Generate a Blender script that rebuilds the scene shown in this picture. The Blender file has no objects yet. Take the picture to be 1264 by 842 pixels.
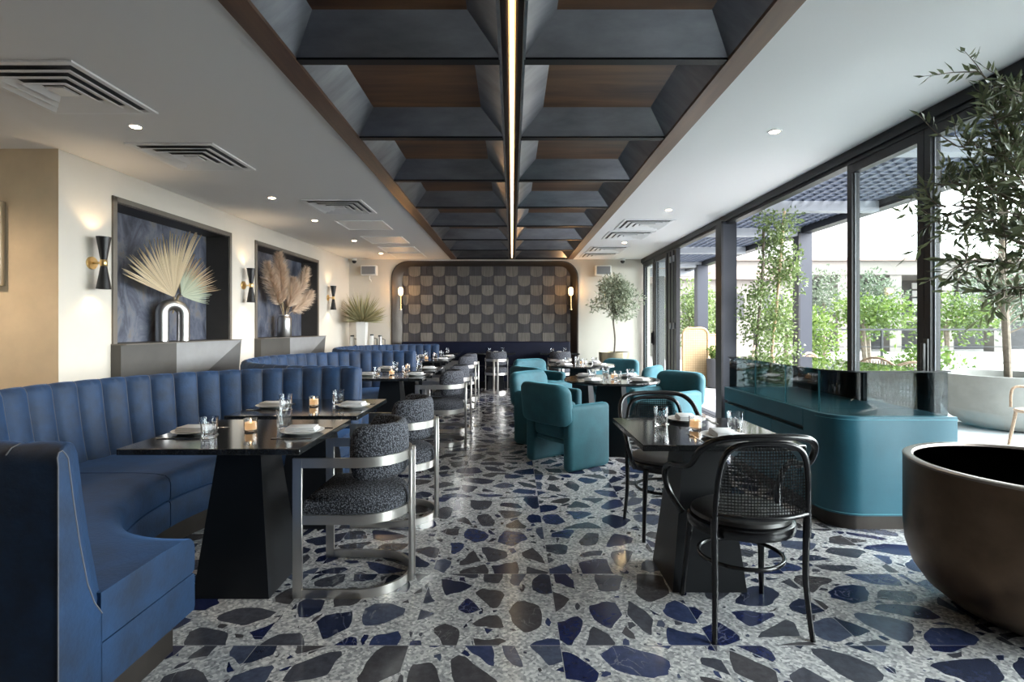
import bpy, bmesh, math, random
from mathutils import Vector, Matrix
PI = math.pi
RND = random.Random(11)
SC = bpy.context.scene
COL = SC.collection
sin, cos, rad = math.sin, math.cos, math.radians

# ------------------------------------------------------------------ materials
def _new(name):
    m = bpy.data.materials.new(name); m.use_nodes = True
    nt = m.node_tree; b = nt.nodes['Principled BSDF']
    return m, nt, b
def N(nt, typ, **kw):
    n = nt.nodes.new(typ)
    for k, v in kw.items():
        if k.startswith('i_'):
            key = k[2:]
            n.inputs[int(key) if key.isdigit() else key.replace('_', ' ')].default_value = v
        else: setattr(n, k, v)
    return n
def L(nt, a, b): nt.links.new(a, b)
def ramp(nt, fac, stops, interp='LINEAR'):
    r = nt.nodes.new('ShaderNodeValToRGB'); cr = r.color_ramp; cr.interpolation = interp
    while len(cr.elements) < len(stops): cr.elements.new(0.5)
    for e, (p, c) in zip(cr.elements, stops):
        e.position = p; e.color = (c[0], c[1], c[2], 1) if not isinstance(c, (int, float)) else (c, c, c, 1)
    L(nt, fac, r.inputs[0]); return r.outputs[0]
def mat(name, color, rough=0.5, metal=0.0, var=None, bump=None, sheen=0.0, coat=0.0, emit=None, stretch=None, spec=None, island=0.0):
    """principled material; var=(scale, amount) mottles the colour, bump=(scale, strength)"""
    m, nt, b = _new(name)
    b.inputs['Roughness'].default_value = rough; b.inputs['Metallic'].default_value = metal
    b.inputs['Base Color'].default_value = (*color, 1)
    if spec is not None: b.inputs['Specular IOR Level'].default_value = spec
    if sheen:
        b.inputs['Sheen Weight'].default_value = sheen; b.inputs['Sheen Roughness'].default_value = 0.35
        mxc = max(color); b.inputs['Sheen Tint'].default_value = (*[0.12 + 0.70 * c / mxc for c in color], 1)
    if coat: b.inputs['Coat Weight'].default_value = coat; b.inputs['Coat Roughness'].default_value = 0.05
    if emit: b.inputs['Emission Color'].default_value = (*emit[0], 1); b.inputs['Emission Strength'].default_value = emit[1]
    vec = None
    if var or bump:
        tc = N(nt, 'ShaderNodeTexCoord'); vec = tc.outputs['Object']
        if stretch:
            mp = N(nt, 'ShaderNodeMapping'); mp.inputs['Scale'].default_value = stretch
            L(nt, vec, mp.inputs[0]); vec = mp.outputs[0]
    if var:
        nz = N(nt, 'ShaderNodeTexNoise', i_Scale=var[0], i_Detail=5.0, i_Roughness=0.6); L(nt, vec, nz.inputs['Vector'])
        a = var[1]
        out = ramp(nt, nz.outputs[0], [(0.3, [c * (1 - a) for c in color]), (0.7, [min(1, c * (1 + a)) for c in color])])
        L(nt, out, b.inputs['Base Color'])
        if island:
            g = N(nt, 'ShaderNodeNewGeometry')
            mr = N(nt, 'ShaderNodeMapRange'); mr.inputs['To Min'].default_value = 1 - island; mr.inputs['To Max'].default_value = 1 + island
            L(nt, g.outputs['Random Per Island'], mr.inputs[0])
            mx = N(nt, 'ShaderNodeMix', data_type='RGBA', blend_type='MULTIPLY'); mx.inputs[0].default_value = 1
            L(nt, out, mx.inputs[6]); L(nt, mr.outputs[0], mx.inputs[7]); L(nt, mx.outputs[2], b.inputs['Base Color'])
    if bump:
        nz = N(nt, 'ShaderNodeTexNoise', i_Scale=bump[0], i_Detail=3.0); L(nt, vec, nz.inputs['Vector'])
        bp = N(nt, 'ShaderNodeBump', i_Strength=bump[1], i_Distance=0.01); L(nt, nz.outputs[0], bp.inputs['Height'])
        L(nt, bp.outputs[0], b.inputs['Normal'])
    return m
def wood(name, c1, c2, rough=0.35, scale=(1.2, 14, 14)):
    m, nt, b = _new(name)
    tc = N(nt, 'ShaderNodeTexCoord'); mp = N(nt, 'ShaderNodeMapping'); mp.inputs['Scale'].default_value = scale
    L(nt, tc.outputs['Object'], mp.inputs[0])
    nz = N(nt, 'ShaderNodeTexNoise', i_Scale=1.0, i_Detail=7.0, i_Roughness=0.65, i_Distortion=0.8); L(nt, mp.outputs[0], nz.inputs['Vector'])
    n2 = N(nt, 'ShaderNodeTexNoise', i_Scale=0.35, i_Detail=2.0, i_Distortion=2.0); L(nt, mp.outputs[0], n2.inputs['Vector'])
    mx = N(nt, 'ShaderNodeMath', operation='ADD'); L(nt, nz.outputs[0], mx.inputs[0]); L(nt, n2.outputs[0], mx.inputs[1])
    ml = N(nt, 'ShaderNodeMath', operation='MULTIPLY', i_1=0.5); L(nt, mx.outputs[0], ml.inputs[0])
    L(nt, ramp(nt, ml.outputs[0], [(0.34, c1), (0.5, [(a + d) / 2 for a, d in zip(c1, c2)]), (0.64, c2)]), b.inputs['Base Color'])
    b.inputs['Roughness'].default_value = rough
    return m
def pane(name, tint=(0.92, 0.96, 0.95), refl=1.0):
    """flat architectural glass: clear transmission with a fresnel reflection"""
    m, nt, b = _new(name); nt.nodes.remove(b)
    t = N(nt, 'ShaderNodeBsdfTransparent'); t.inputs[0].default_value = (*tint, 1)
    g = N(nt, 'ShaderNodeBsdfGlossy'); g.inputs['Roughness'].default_value = 0.01
    lw_ = N(nt, 'ShaderNodeLayerWeight'); lw_.inputs['Blend'].default_value = 0.5
    pw = N(nt, 'ShaderNodeMath', operation='POWER', i_1=5.0); L(nt, lw_.outputs['Facing'], pw.inputs[0])
    mm = N(nt, 'ShaderNodeMath', operation='MULTIPLY_ADD', i_1=0.6 * refl, i_2=0.035 * refl); L(nt, pw.outputs[0], mm.inputs[0])
    mx = N(nt, 'ShaderNodeMixShader'); L(nt, mm.outputs[0], mx.inputs[0]); L(nt, t.outputs[0], mx.inputs[1]); L(nt, g.outputs[0], mx.inputs[2])
    L(nt, mx.outputs[0], nt.nodes['Material Output'].inputs[0])
    return m
def tumbler_glass():
    m, nt, b = _new('drinking_glass')
    b.inputs['Transmission Weight'].default_value = 1; b.inputs['Roughness'].default_value = 0.0
    b.inputs['IOR'].default_value = 1.45; b.inputs['Base Color'].default_value = (0.97, 0.985, 1, 1)
    return m
def leafmat(name, c1, c2, trans=0.35, rough=0.45):
    m, nt, b = _new(name)
    g = N(nt, 'ShaderNodeNewGeometry')
    out = ramp(nt, g.outputs['Random Per Island'], [(0, c1), (1, c2)])
    L(nt, out, b.inputs['Base Color']); b.inputs['Roughness'].default_value = rough
    tl = N(nt, 'ShaderNodeBsdfTranslucent'); L(nt, out, tl.inputs[0])
    mx = N(nt, 'ShaderNodeMixShader'); mx.inputs[0].default_value = trans
    L(nt, b.outputs[0], mx.inputs[1]); L(nt, tl.outputs[0], mx.inputs[2]); L(nt, mx.outputs[0], nt.nodes['Material Output'].inputs[0])
    return m

def terrazzo():
    m, nt, b = _new('terrazzo')
    tc = N(nt, 'ShaderNodeTexCoord')
    T = 0.61
    off = N(nt, 'ShaderNodeVectorMath', operation='ADD'); off.inputs[1].default_value = (-0.194 + 20 * T, -2.10 + 20 * T, 0)
    L(nt, tc.outputs['Object'], off.inputs[0])
    dv = N(nt, 'ShaderNodeVectorMath', operation='DIVIDE'); dv.inputs[1].default_value = (T, T, 1); L(nt, off.outputs[0], dv.inputs[0])
    fl = N(nt, 'ShaderNodeVectorMath', operation='FLOOR'); L(nt, dv.outputs[0], fl.inputs[0])
    wn = N(nt, 'ShaderNodeTexWhiteNoise', noise_dimensions='3D'); L(nt, fl.outputs[0], wn.inputs['Vector'])
    sc = N(nt, 'ShaderNodeVectorMath', operation='SCALE'); sc.inputs['Scale'].default_value = 9.0; L(nt, wn.outputs['Color'], sc.inputs[0])
    # turn each slab's pattern by its own angle
    ang = N(nt, 'ShaderNodeMath', operation='MULTIPLY', i_1=6.28); L(nt, wn.outputs['Value'], ang.inputs[0])
    rot = N(nt, 'ShaderNodeVectorRotate', rotation_type='Z_AXIS'); L(nt, tc.outputs['Object'], rot.inputs['Vector']); L(nt, ang.outputs[0], rot.inputs['Angle'])
    ad = N(nt, 'ShaderNodeVectorMath', operation='ADD'); L(nt, rot.outputs[0], ad.inputs[0]); L(nt, sc.outputs[0], ad.inputs[1])
    mp = N(nt, 'ShaderNodeMapping'); mp.inputs['Scale'].default_value = (3.9, 5.7, 0.0); L(nt, ad.outputs[0], mp.inputs[0])
    nz = N(nt, 'ShaderNodeTexNoise', i_Scale=0.9, i_Detail=2.0); L(nt, mp.outputs[0], nz.inputs['Vector'])
    ns = N(nt, 'ShaderNodeVectorMath', operation='SCALE'); ns.inputs['Scale'].default_value = 0.55; L(nt, nz.outputs['Color'], ns.inputs[0])
    vec = N(nt, 'ShaderNodeVectorMath', operation='ADD'); L(nt, mp.outputs[0], vec.inputs[0]); L(nt, ns.outputs[0], vec.inputs[1])
    def chips(scale, tmin, tmax, seed):
        sh = N(nt, 'ShaderNodeVectorMath', operation='ADD'); sh.inputs[1].default_value = (seed, seed * 2, 0); L(nt, vec.outputs[0], sh.inputs[0])
        v = N(nt, 'ShaderNodeTexVoronoi', voronoi_dimensions='2D', feature='F1', i_Scale=scale, i_Randomness=1.0); L(nt, sh.outputs[0], v.inputs['Vector'])
        e = N(nt, 'ShaderNodeTexVoronoi', voronoi_dimensions='2D', feature='DISTANCE_TO_EDGE', i_Scale=scale, i_Randomness=1.0); L(nt, sh.outputs[0], e.inputs['Vector'])
        sp = N(nt, 'ShaderNodeSeparateColor'); L(nt, v.outputs['Color'], sp.inputs[0])
        th = N(nt, 'ShaderNodeMapRange'); th.inputs['To Min'].default_value = tmin; th.inputs['To Max'].default_value = tmax; L(nt, sp.outputs[0], th.inputs[0])
        fo = N(nt, 'ShaderNodeMapRange'); fo.inputs['From Min'].default_value = 0.34 / scale; fo.inputs['From Max'].default_value = 0.75 / scale; fo.inputs['To Max'].default_value = 0.20 / scale; L(nt, v.outputs['Distance'], fo.inputs[0])
        ed = N(nt, 'ShaderNodeMath', operation='SUBTRACT'); L(nt, e.outputs['Distance'], ed.inputs[0]); L(nt, fo.outputs[0], ed.inputs[1])
        mk = N(nt, 'ShaderNodeMath', operation='GREATER_THAN'); L(nt, ed.outputs[0], mk.inputs[0]); L(nt, th.outputs[0], mk.inputs[1])
        return mk.outputs[0], sp.outputs[1], e.outputs['Distance'], th.outputs[0]
    m1, h1, e1, t1 = chips(1.0, 0.055, 0.20, 0.0)
    m2, h2, e2, t2 = chips(2.6, 0.16, 0.62, 3.3)
    # small chips only in the wide gaps between big chips
    gap = N(nt, 'ShaderNodeMath', operation='SUBTRACT'); L(nt, t1, gap.inputs[0]); L(nt, e1, gap.inputs[1])
    gp = N(nt, 'ShaderNodeMath', operation='GREATER_THAN', i_1=0.03); L(nt, gap.outputs[0], gp.inputs[0])
    m2g = N(nt, 'ShaderNodeMath', operation='MULTIPLY'); L(nt, m2, m2g.inputs[0]); L(nt, gp.outputs[0], m2g.inputs[1])
    pal = [(0.0, (0.012, 0.018, 0.062)), (0.2, (0.03, 0.042, 0.10)), (0.36, (0.050, 0.053, 0.068)), (0.55, (0.016, 0.022, 0.05)),
           (0.68, (0.055, 0.053, 0.060)), (0.82, (0.058, 0.07, 0.11)), (0.93, (0.024, 0.03, 0.055))]
    c1 = ramp(nt, h1, pal, 'CONSTANT'); c2 = ramp(nt, h2, pal, 'CONSTANT')
    mot = N(nt, 'ShaderNodeTexNoise', i_Scale=26.0, i_Detail=6.0, i_Roughness=0.7); L(nt, tc.outputs['Object'], mot.inputs['Vector'])
    motr = ramp(nt, mot.outputs[0], [(0.3, 0.72), (0.62, 1.25), (0.8, 1.9)])
    vn = N(nt, 'ShaderNodeTexNoise', i_Scale=5.0, i_Detail=4.0, i_Distortion=2.2); L(nt, ad.outputs[0], vn.inputs['Vector'])
    vein = ramp(nt, vn.outputs[0], [(0.485, 0.0), (0.5, 0.6), (0.515, 0.0)])
    vg = N(nt, 'ShaderNodeTexNoise', i_Scale=3.0); L(nt, ad.outputs[0], vg.inputs['Vector'])
    vgr = ramp(nt, vg.outputs[0], [(0.55, 0.0), (0.62, 0.5)])
    def mulc(a, bb):
        x = N(nt, 'ShaderNodeMix', data_type='RGBA', blend_type='MULTIPLY'); x.inputs[0].default_value = 1; L(nt, a, x.inputs[6]); L(nt, bb, x.inputs[7]); return x.outputs[2]
    def mixc(f, a, bb):
        x = N(nt, 'ShaderNodeMix', data_type='RGBA'); L(nt, f, x.inputs[0])
        if isinstance(a, tuple): x.inputs[6].default_value = (*a, 1)
        else: L(nt, a, x.inputs[6])
        if isinstance(bb, tuple): x.inputs[7].default_value = (*bb, 1)
        else: L(nt, bb, x.inputs[7])
        return x.outputs[2]
    c1 = mulc(c1, motr); c2 = mulc(c2, motr)
    vf = N(nt, 'ShaderNodeMath', operation='MULTIPLY'); L(nt, vein, vf.inputs[0]); L(nt, vgr, vf.inputs[1])
    c1 = mixc(vf.outputs[0], c1, (0.5, 0.5, 0.5))
    sp = N(nt, 'ShaderNodeTexVoronoi', voronoi_dimensions='2D', i_Scale=95.0); L(nt, tc.outputs['Object'], sp.inputs['Vector'])
    ss = N(nt, 'ShaderNodeSeparateColor'); L(nt, sp.outputs['Color'], ss.inputs[0])
    base = ramp(nt, ss.outputs[0], [(0.0, (0.20, 0.205, 0.22)), (0.35, (0.33, 0.335, 0.345)), (0.7, (0.46, 0.46, 0.47)), (1.0, (0.64, 0.64, 0.64))])
    col = mixc(m2g.outputs[0], base, c2); col = mixc(m1, col, c1)
    # slab joints
    fr = N(nt, 'ShaderNodeVectorMath', operation='FRACTION'); L(nt, dv.outputs[0], fr.inputs[0])
    sx = N(nt, 'ShaderNodeSeparateXYZ'); L(nt, fr.outputs[0], sx.inputs[0])
    mn = N(nt, 'ShaderNodeMath', operation='MINIMUM'); L(nt, sx.outputs[0], mn.inputs[0]); L(nt, sx.outputs[1], mn.inputs[1])
    jt = N(nt, 'ShaderNodeMath', operation='LESS_THAN', i_1=0.004); L(nt, mn.outputs[0], jt.inputs[0])
    col = mixc(jt.outputs[0], col, (0.33, 0.33, 0.34))
    L(nt, col, b.inputs['Base Color'])
    b.inputs['Roughness'].default_value = 0.16
    return m

M = {}
M['terrazzo'] = terrazzo()
M['ceiling'] = mat('ceiling_paint', (0.84, 0.83, 0.82), 0.9)
M['cream'] = mat('cream_plaster', (0.60, 0.565, 0.50), 0.85, var=(1.5, 0.03), bump=(12, 0.05))
M['tan'] = mat('tan_plaster', (0.66, 0.53, 0.37), 0.8, var=(2.2, 0.10), bump=(9, 0.06))
M['steel_dark'] = mat('blackened_steel', (0.31, 0.32, 0.345), 0.36, 0.97, var=(2.0, 0.25), stretch=(1, 3, 1))
M['walnut'] = wood('walnut_veneer', (0.055, 0.024, 0.011), (0.21, 0.105, 0.050), 0.4, (0.9, 9, 9))
M['walnut_beam'] = wood('walnut_beam', (0.085, 0.042, 0.024), (0.17, 0.088, 0.05), 0.35, (18, 1.0, 18))
M['led'] = mat('warm_led_strip', (1, 0.9, 0.7), 0.5, emit=((1.0, 0.80, 0.52), 3.2))
M['white_metal'] = mat('white_enamel', (0.88, 0.88, 0.88), 0.45)
M['void'] = mat('duct_black', (0.13, 0.13, 0.135), 0.9)
M['velvet'] = mat('navy_velvet', (0.0018, 0.0205, 0.063), 0.7, sheen=0.25, var=(7, 0.45), bump=(70, 0.12))
M['navy_dark'] = mat('dark_navy_leather', (0.002, 0.004, 0.016), 0.6, var=(4, 0.2), spec=0.2)
M['piping'] = mat('taupe_piping', (0.10, 0.10, 0.115), 0.7)
M['bronze_dark'] = mat('dark_bronze_plinth', (0.055, 0.047, 0.042), 0.4, 0.7, var=(3, 0.2))
M['bronze_reveal'] = mat('bronze_reveal', (0.085, 0.075, 0.068), 0.38, 0.6, var=(2, 0.15))
M['granite'] = mat('black_granite', (0.013, 0.014, 0.015), 0.09, var=(160, 0.75), spec=0.6)
M['black_base'] = mat('black_steel_base', (0.006, 0.007, 0.009), 0.42, 0.0, var=(3, 0.2), spec=0.3)
M['nickel'] = mat('brushed_nickel', (0.70, 0.675, 0.64), 0.33, 1.0, bump=(160, 0.04), stretch=(1, 1, 0.1))
M['nickel_back'] = mat('dark_cup_metal', (0.3, 0.3, 0.3), 0.3, 1.0)
M['boucle'] = mat('charcoal_boucle', (0.075, 0.081, 0.098), 0.95, var=(190, 0.95), bump=(150, 0.9))
def boucle():
    m, nt, b = _new('charcoal_boucle')
    tc = N(nt, 'ShaderNodeTexCoord'); v = N(nt, 'ShaderNodeTexVoronoi', i_Scale=135.0); L(nt, tc.outputs['Object'], v.inputs['Vector'])
    L(nt, ramp(nt, v.outputs['Distance'], [(0.12, (0.19, 0.20, 0.225)), (0.38, (0.075, 0.08, 0.098)), (0.62, (0.014, 0.015, 0.02))]), b.inputs['Base Color'])
    b.inputs['Roughness'].default_value = 0.95
    bp = N(nt, 'ShaderNodeBump', i_Strength=0.8, i_Distance=0.006); bp.invert = True; L(nt, v.outputs['Distance'], bp.inputs['Height']); L(nt, bp.outputs[0], b.inputs['Normal'])
    return m
M['boucle'] = boucle()
M['teal'] = mat('teal_velvet', (0.014, 0.085, 0.110), 0.75, sheen=0.36, var=(6, 0.22), bump=(90, 0.1))
M['teal_leather'] = mat('teal_leather', (0.014, 0.090, 0.130), 0.42, var=(3, 0.12), bump=(60, 0.04))
M['teal_stitch'] = mat('pale_teal_stitching', (0.07, 0.27, 0.33), 0.7)
M['black_wood'] = mat('black_lacquered_wood', (0.004, 0.004, 0.005), 0.22, var=(8, 0.2))
M['black_leather'] = mat('black_leather', (0.018, 0.017, 0.017), 0.38, var=(6, 0.2), bump=(80, 0.05))
M['frame'] = mat('anthracite_aluminium', (0.007, 0.008, 0.011), 0.42, 0.0, spec=0.3)
M['grey_post'] = mat('grey_powder_coat', (0.032, 0.037, 0.050), 0.5, 0.0, spec=0.25)
M['grey_light'] = mat('light_grey_powder_coat', (0.26, 0.28, 0.31), 0.5)
M['lattice'] = mat('blue_grey_lattice', (0.06, 0.075, 0.11), 0.55)
M['glass'] = pane('window_glass')
M['smoked'] = pane('smoked_glass', (0.50, 0.54, 0.55), 1.2)
M['clear_top'] = pane('green_edge_glass', (0.80, 0.90, 0.86), 2.2)
M['tumbler'] = tumbler_glass()
M['china'] = mat('white_china', (0.90, 0.90, 0.89), 0.25)
M['napkin'] = mat('grey_linen', (0.62, 0.62, 0.64), 0.9, bump=(200, 0.2))
M['cutlery'] = mat('steel_cutlery', (0.62, 0.60, 0.57), 0.18, 1.0)
M['candle'] = mat('lit_votive_glass', (0.75, 0.55, 0.38), 0.25, emit=((1.0, 0.58, 0.26), 0.28))
M['brass'] = mat('brushed_brass', (0.72, 0.50, 0.22), 0.28, 1.0)
M['black_shade'] = mat('black_shade', (0.012, 0.012, 0.013), 0.35)
M['globe'] = mat('amber_globe', (1, 0.8, 0.55), 0.4, emit=((1.0, 0.56, 0.24), 1.6))
M['bulb'] = mat('warm_bulb', (1, 0.9, 0.75), 0.4, emit=((1.0, 0.66, 0.34), 4.0))
M['downlight'] = mat('downlight_lens', (1, 0.95, 0.85), 0.4, emit=((1.0, 0.86, 0.66), 10.0))
M['niche'] = mat('dark_bronze_niche', (0.050, 0.046, 0.042), 0.5, 0.2, var=(2, 0.2))
M['niche_trim'] = mat('taupe_trim', (0.15, 0.135, 0.115), 0.5, 0.2)
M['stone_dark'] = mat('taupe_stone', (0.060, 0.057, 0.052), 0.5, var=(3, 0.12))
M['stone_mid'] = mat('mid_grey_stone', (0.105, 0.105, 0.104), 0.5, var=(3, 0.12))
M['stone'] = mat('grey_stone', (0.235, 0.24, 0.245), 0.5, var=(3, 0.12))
M['silver'] = mat('brushed_silver', (0.46, 0.455, 0.45), 0.36, 1.0, bump=(150, 0.03))
M['palm_cream'] = leafmat('dried_palm_cream', (0.62, 0.50, 0.33), (0.80, 0.68, 0.48), 0.15, 0.7)
M['palm_brown'] = leafmat('dried_palm_brown', (0.36, 0.26, 0.16), (0.62, 0.50, 0.34), 0.15, 0.7)
M['palm_green'] = leafmat('dried_palm_sage', (0.40, 0.46, 0.36), (0.58, 0.62, 0.50), 0.15, 0.7)
M['pampas'] = leafmat('pampas_plume', (0.62, 0.48, 0.36), (0.86, 0.72, 0.57), 0.25, 0.9)
M['agave'] = leafmat('spiky_leaves', (0.20, 0.20, 0.10), (0.46, 0.43, 0.26), 0.2, 0.6)
M['stem'] = mat('dry_stem', (0.40, 0.31, 0.19), 0.8)
M['white_gloss'] = mat('white_ceramic', (0.78, 0.78, 0.76), 0.3)
M['bark'] = mat('grey_bark', (0.16, 0.13, 0.10), 0.9, var=(18, 0.35), bump=(30, 0.5))
M['stake'] = mat('bamboo_stake', (0.46, 0.33, 0.20), 0.7, var=(10, 0.2))
M['soil'] = mat('dark_soil', (0.03, 0.024, 0.02), 1.0, bump=(40, 0.8))
M['olive'] = leafmat('olive_leaves', (0.045, 0.062, 0.028), (0.17, 0.19, 0.10), 0.25, 0.4)
M['olive_pale'] = leafmat('pale_olive_leaves', (0.17, 0.20, 0.13), (0.50, 0.53, 0.40), 0.2, 0.5)
M['vine'] = leafmat('vine_leaves', (0.06, 0.10, 0.028), (0.20, 0.27, 0.10), 0.35)
M['lime'] = leafmat('lime_leaves', (0.052, 0.100, 0.018), (0.15, 0.22, 0.050), 0.4)
M['silver_green'] = leafmat('silver_green_leaves', (0.06, 0.095, 0.058), (0.16, 0.20, 0.135), 0.3)
M['pot_bronze'] = mat('aged_bronze', (0.125, 0.082, 0.054), 0.36, 0.85, var=(2.5, 0.45))
M['pot_rim'] = mat('bronze_rim', (0.20, 0.17, 0.15), 0.35, 0.8)
M['pot_gold'] = mat('pale_brass_pot', (0.36, 0.31, 0.21), 0.38, 0.7, var=(2, 0.12))
M['concrete_pot'] = mat('grey_concrete', (0.27, 0.27, 0.255), 0.85, var=(4, 0.12), bump=(30, 0.1))
M['dark_pot'] = mat('dark_grey_pot', (0.09, 0.09, 0.10), 0.7)
M['rattan'] = mat('natural_rattan', (0.42, 0.28, 0.14), 0.7, var=(30, 0.15))
M['wicker'] = mat('weathered_wicker', (0.33, 0.23, 0.16), 0.8, var=(60, 0.3))
M['paving'] = None
M['concrete'] = mat('pale_concrete', (0.17, 0.158, 0.145), 0.9, var=(0.3, 0.08))
M['pink_concrete'] = mat('pinkish_concrete', (0.21, 0.165, 0.148), 0.9, var=(0.3, 0.06))
M['far_wall'] = mat('grey_far_wall', (0.05, 0.05, 0.053), 0.9)
M['white_paint'] = mat('white_paint', (0.55, 0.55, 0.54), 0.7)
M['ground'] = mat('pale_ground', (0.36, 0.35, 0.34), 0.95, var=(0.6, 0.06))
M['plastic_white'] = mat('white_plastic', (0.72, 0.72, 0.70), 0.45)
M['grille_grey'] = mat('grey_grille', (0.22, 0.22, 0.23), 0.7)
M['black_plastic'] = mat('black_plastic', (0.012, 0.012, 0.012), 0.35)
M['frame_champagne'] = mat('champagne_frame', (0.46, 0.40, 0.30), 0.35, 0.8)
M['canvas'] = mat('brown_canvas', (0.11, 0.06, 0.035), 0.7, var=(6, 0.6))
M['door_wood'] = M['frame']
# slate panel with blue mottling behind the ornaments
def slate():
    m, nt, b = _new('blue_slate_panel')
    tc = N(nt, 'ShaderNodeTexCoord'); mp = N(nt, 'ShaderNodeMapping'); mp.inputs['Scale'].default_value = (1, 1, 0.55); L(nt, tc.outputs['Object'], mp.inputs[0])
    nz = N(nt, 'ShaderNodeTexNoise', i_Scale=4.2, i_Detail=9.0, i_Roughness=0.66, i_Distortion=1.2); L(nt, mp.outputs[0], nz.inputs['Vector'])
    L(nt, ramp(nt, nz.outputs[0], [(0.34, (0.022, 0.026, 0.040)), (0.48, (0.070, 0.080, 0.112)), (0.57, (0.125, 0.135, 0.165)), (0.66, (0.14, 0.125, 0.11)), (0.75, (0.22, 0.23, 0.26))]), b.inputs['Base Color'])
    b.inputs['Roughness'].default_value = 0.45
    return m
M['slate'] = slate()
def tile_mat(name, c, a):
    m, nt, b = _new(name)
    tc = N(nt, 'ShaderNodeTexCoord'); mp = N(nt, 'ShaderNodeMapping'); mp.inputs['Scale'].default_value = (60, 1, 3); L(nt, tc.outputs['Object'], mp.inputs[0])
    nz = N(nt, 'ShaderNodeTexNoise', i_Scale=1.0, i_Detail=4.0, i_Roughness=0.7); L(nt, mp.outputs[0], nz.inputs['Vector'])
    g = N(nt, 'ShaderNodeNewGeometry')
    mr = N(nt, 'ShaderNodeMapRange'); mr.inputs['To Min'].default_value = 0.82; mr.inputs['To Max'].default_value = 1.15; L(nt, g.outputs['Random Per Island'], mr.inputs[0])
    mx = N(nt, 'ShaderNodeMix', data_type='RGBA', blend_type='MULTIPLY'); mx.inputs[0].default_value = 1
    L(nt, ramp(nt, nz.outputs[0], [(0.3, [x * (1 - a) for x in c]), (0.7, [x * (1 + a) for x in c])]), mx.inputs[6]); L(nt, mr.outputs[0], mx.inputs[7])
    L(nt, mx.outputs[2], b.inputs['Base Color']); b.inputs['Roughness'].default_value = 0.5
    return m
M['tile_dark'] = tile_mat('dark_stone_tile', (0.046, 0.044, 0.049), 0.35)
M['tile_light'] = tile_mat('ribbed_taupe_tile', (0.135, 0.126, 0.112), 0.4)
def paving():
    m, nt, b = _new('pale_hex_paving')
    tc = N(nt, 'ShaderNodeTexCoord')
    v = N(nt, 'ShaderNodeTexVoronoi', voronoi_dimensions='2D', feature='F1', i_Scale=6.0, i_Randomness=0.0); L(nt, tc.outputs['Object'], v.inputs['Vector'])
    s = N(nt, 'ShaderNodeSeparateColor'); L(nt, v.outputs['Color'], s.inputs[0])
    L(nt, ramp(nt, s.outputs[0], [(0.0, (0.27, 0.305, 0.34)), (0.4, (0.39, 0.41, 0.425)), (1.0, (0.47, 0.475, 0.475))]), b.inputs['Base Color'])
    b.inputs['Roughness'].default_value = 0.6
    return m
M['paving'] = paving()
def cane_screen():
    m, nt, b = _new('woven_rattan_panel')
    tc = N(nt, 'ShaderNodeTexCoord')
    br = N(nt, 'ShaderNodeTexBrick', i_Scale=16.0); br.offset = 0.0
    br.inputs['Color1'].default_value = (0.46, 0.33, 0.18, 1); br.inputs['Color2'].default_value = (0.42, 0.295, 0.16, 1); br.inputs['Mortar'].default_value = (0.26, 0.17, 0.085, 1)
    br.inputs['Mortar Size'].default_value = 0.05; br.inputs['Brick Width'].default_value = 0.8; br.inputs['Row Height'].default_value = 0.8
    mp = N(nt, 'ShaderNodeMapping'); mp.inputs['Rotation'].default_value = (rad(90), 0, 0); L(nt, tc.outputs['Object'], mp.inputs[0]); L(nt, mp.outputs[0], br.inputs['Vector'])
    L(nt, br.outputs['Color'], b.inputs['Base Color']); b.inputs['Roughness'].default_value = 0.7
    return m
M['cane_screen'] = cane_screen()

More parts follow.
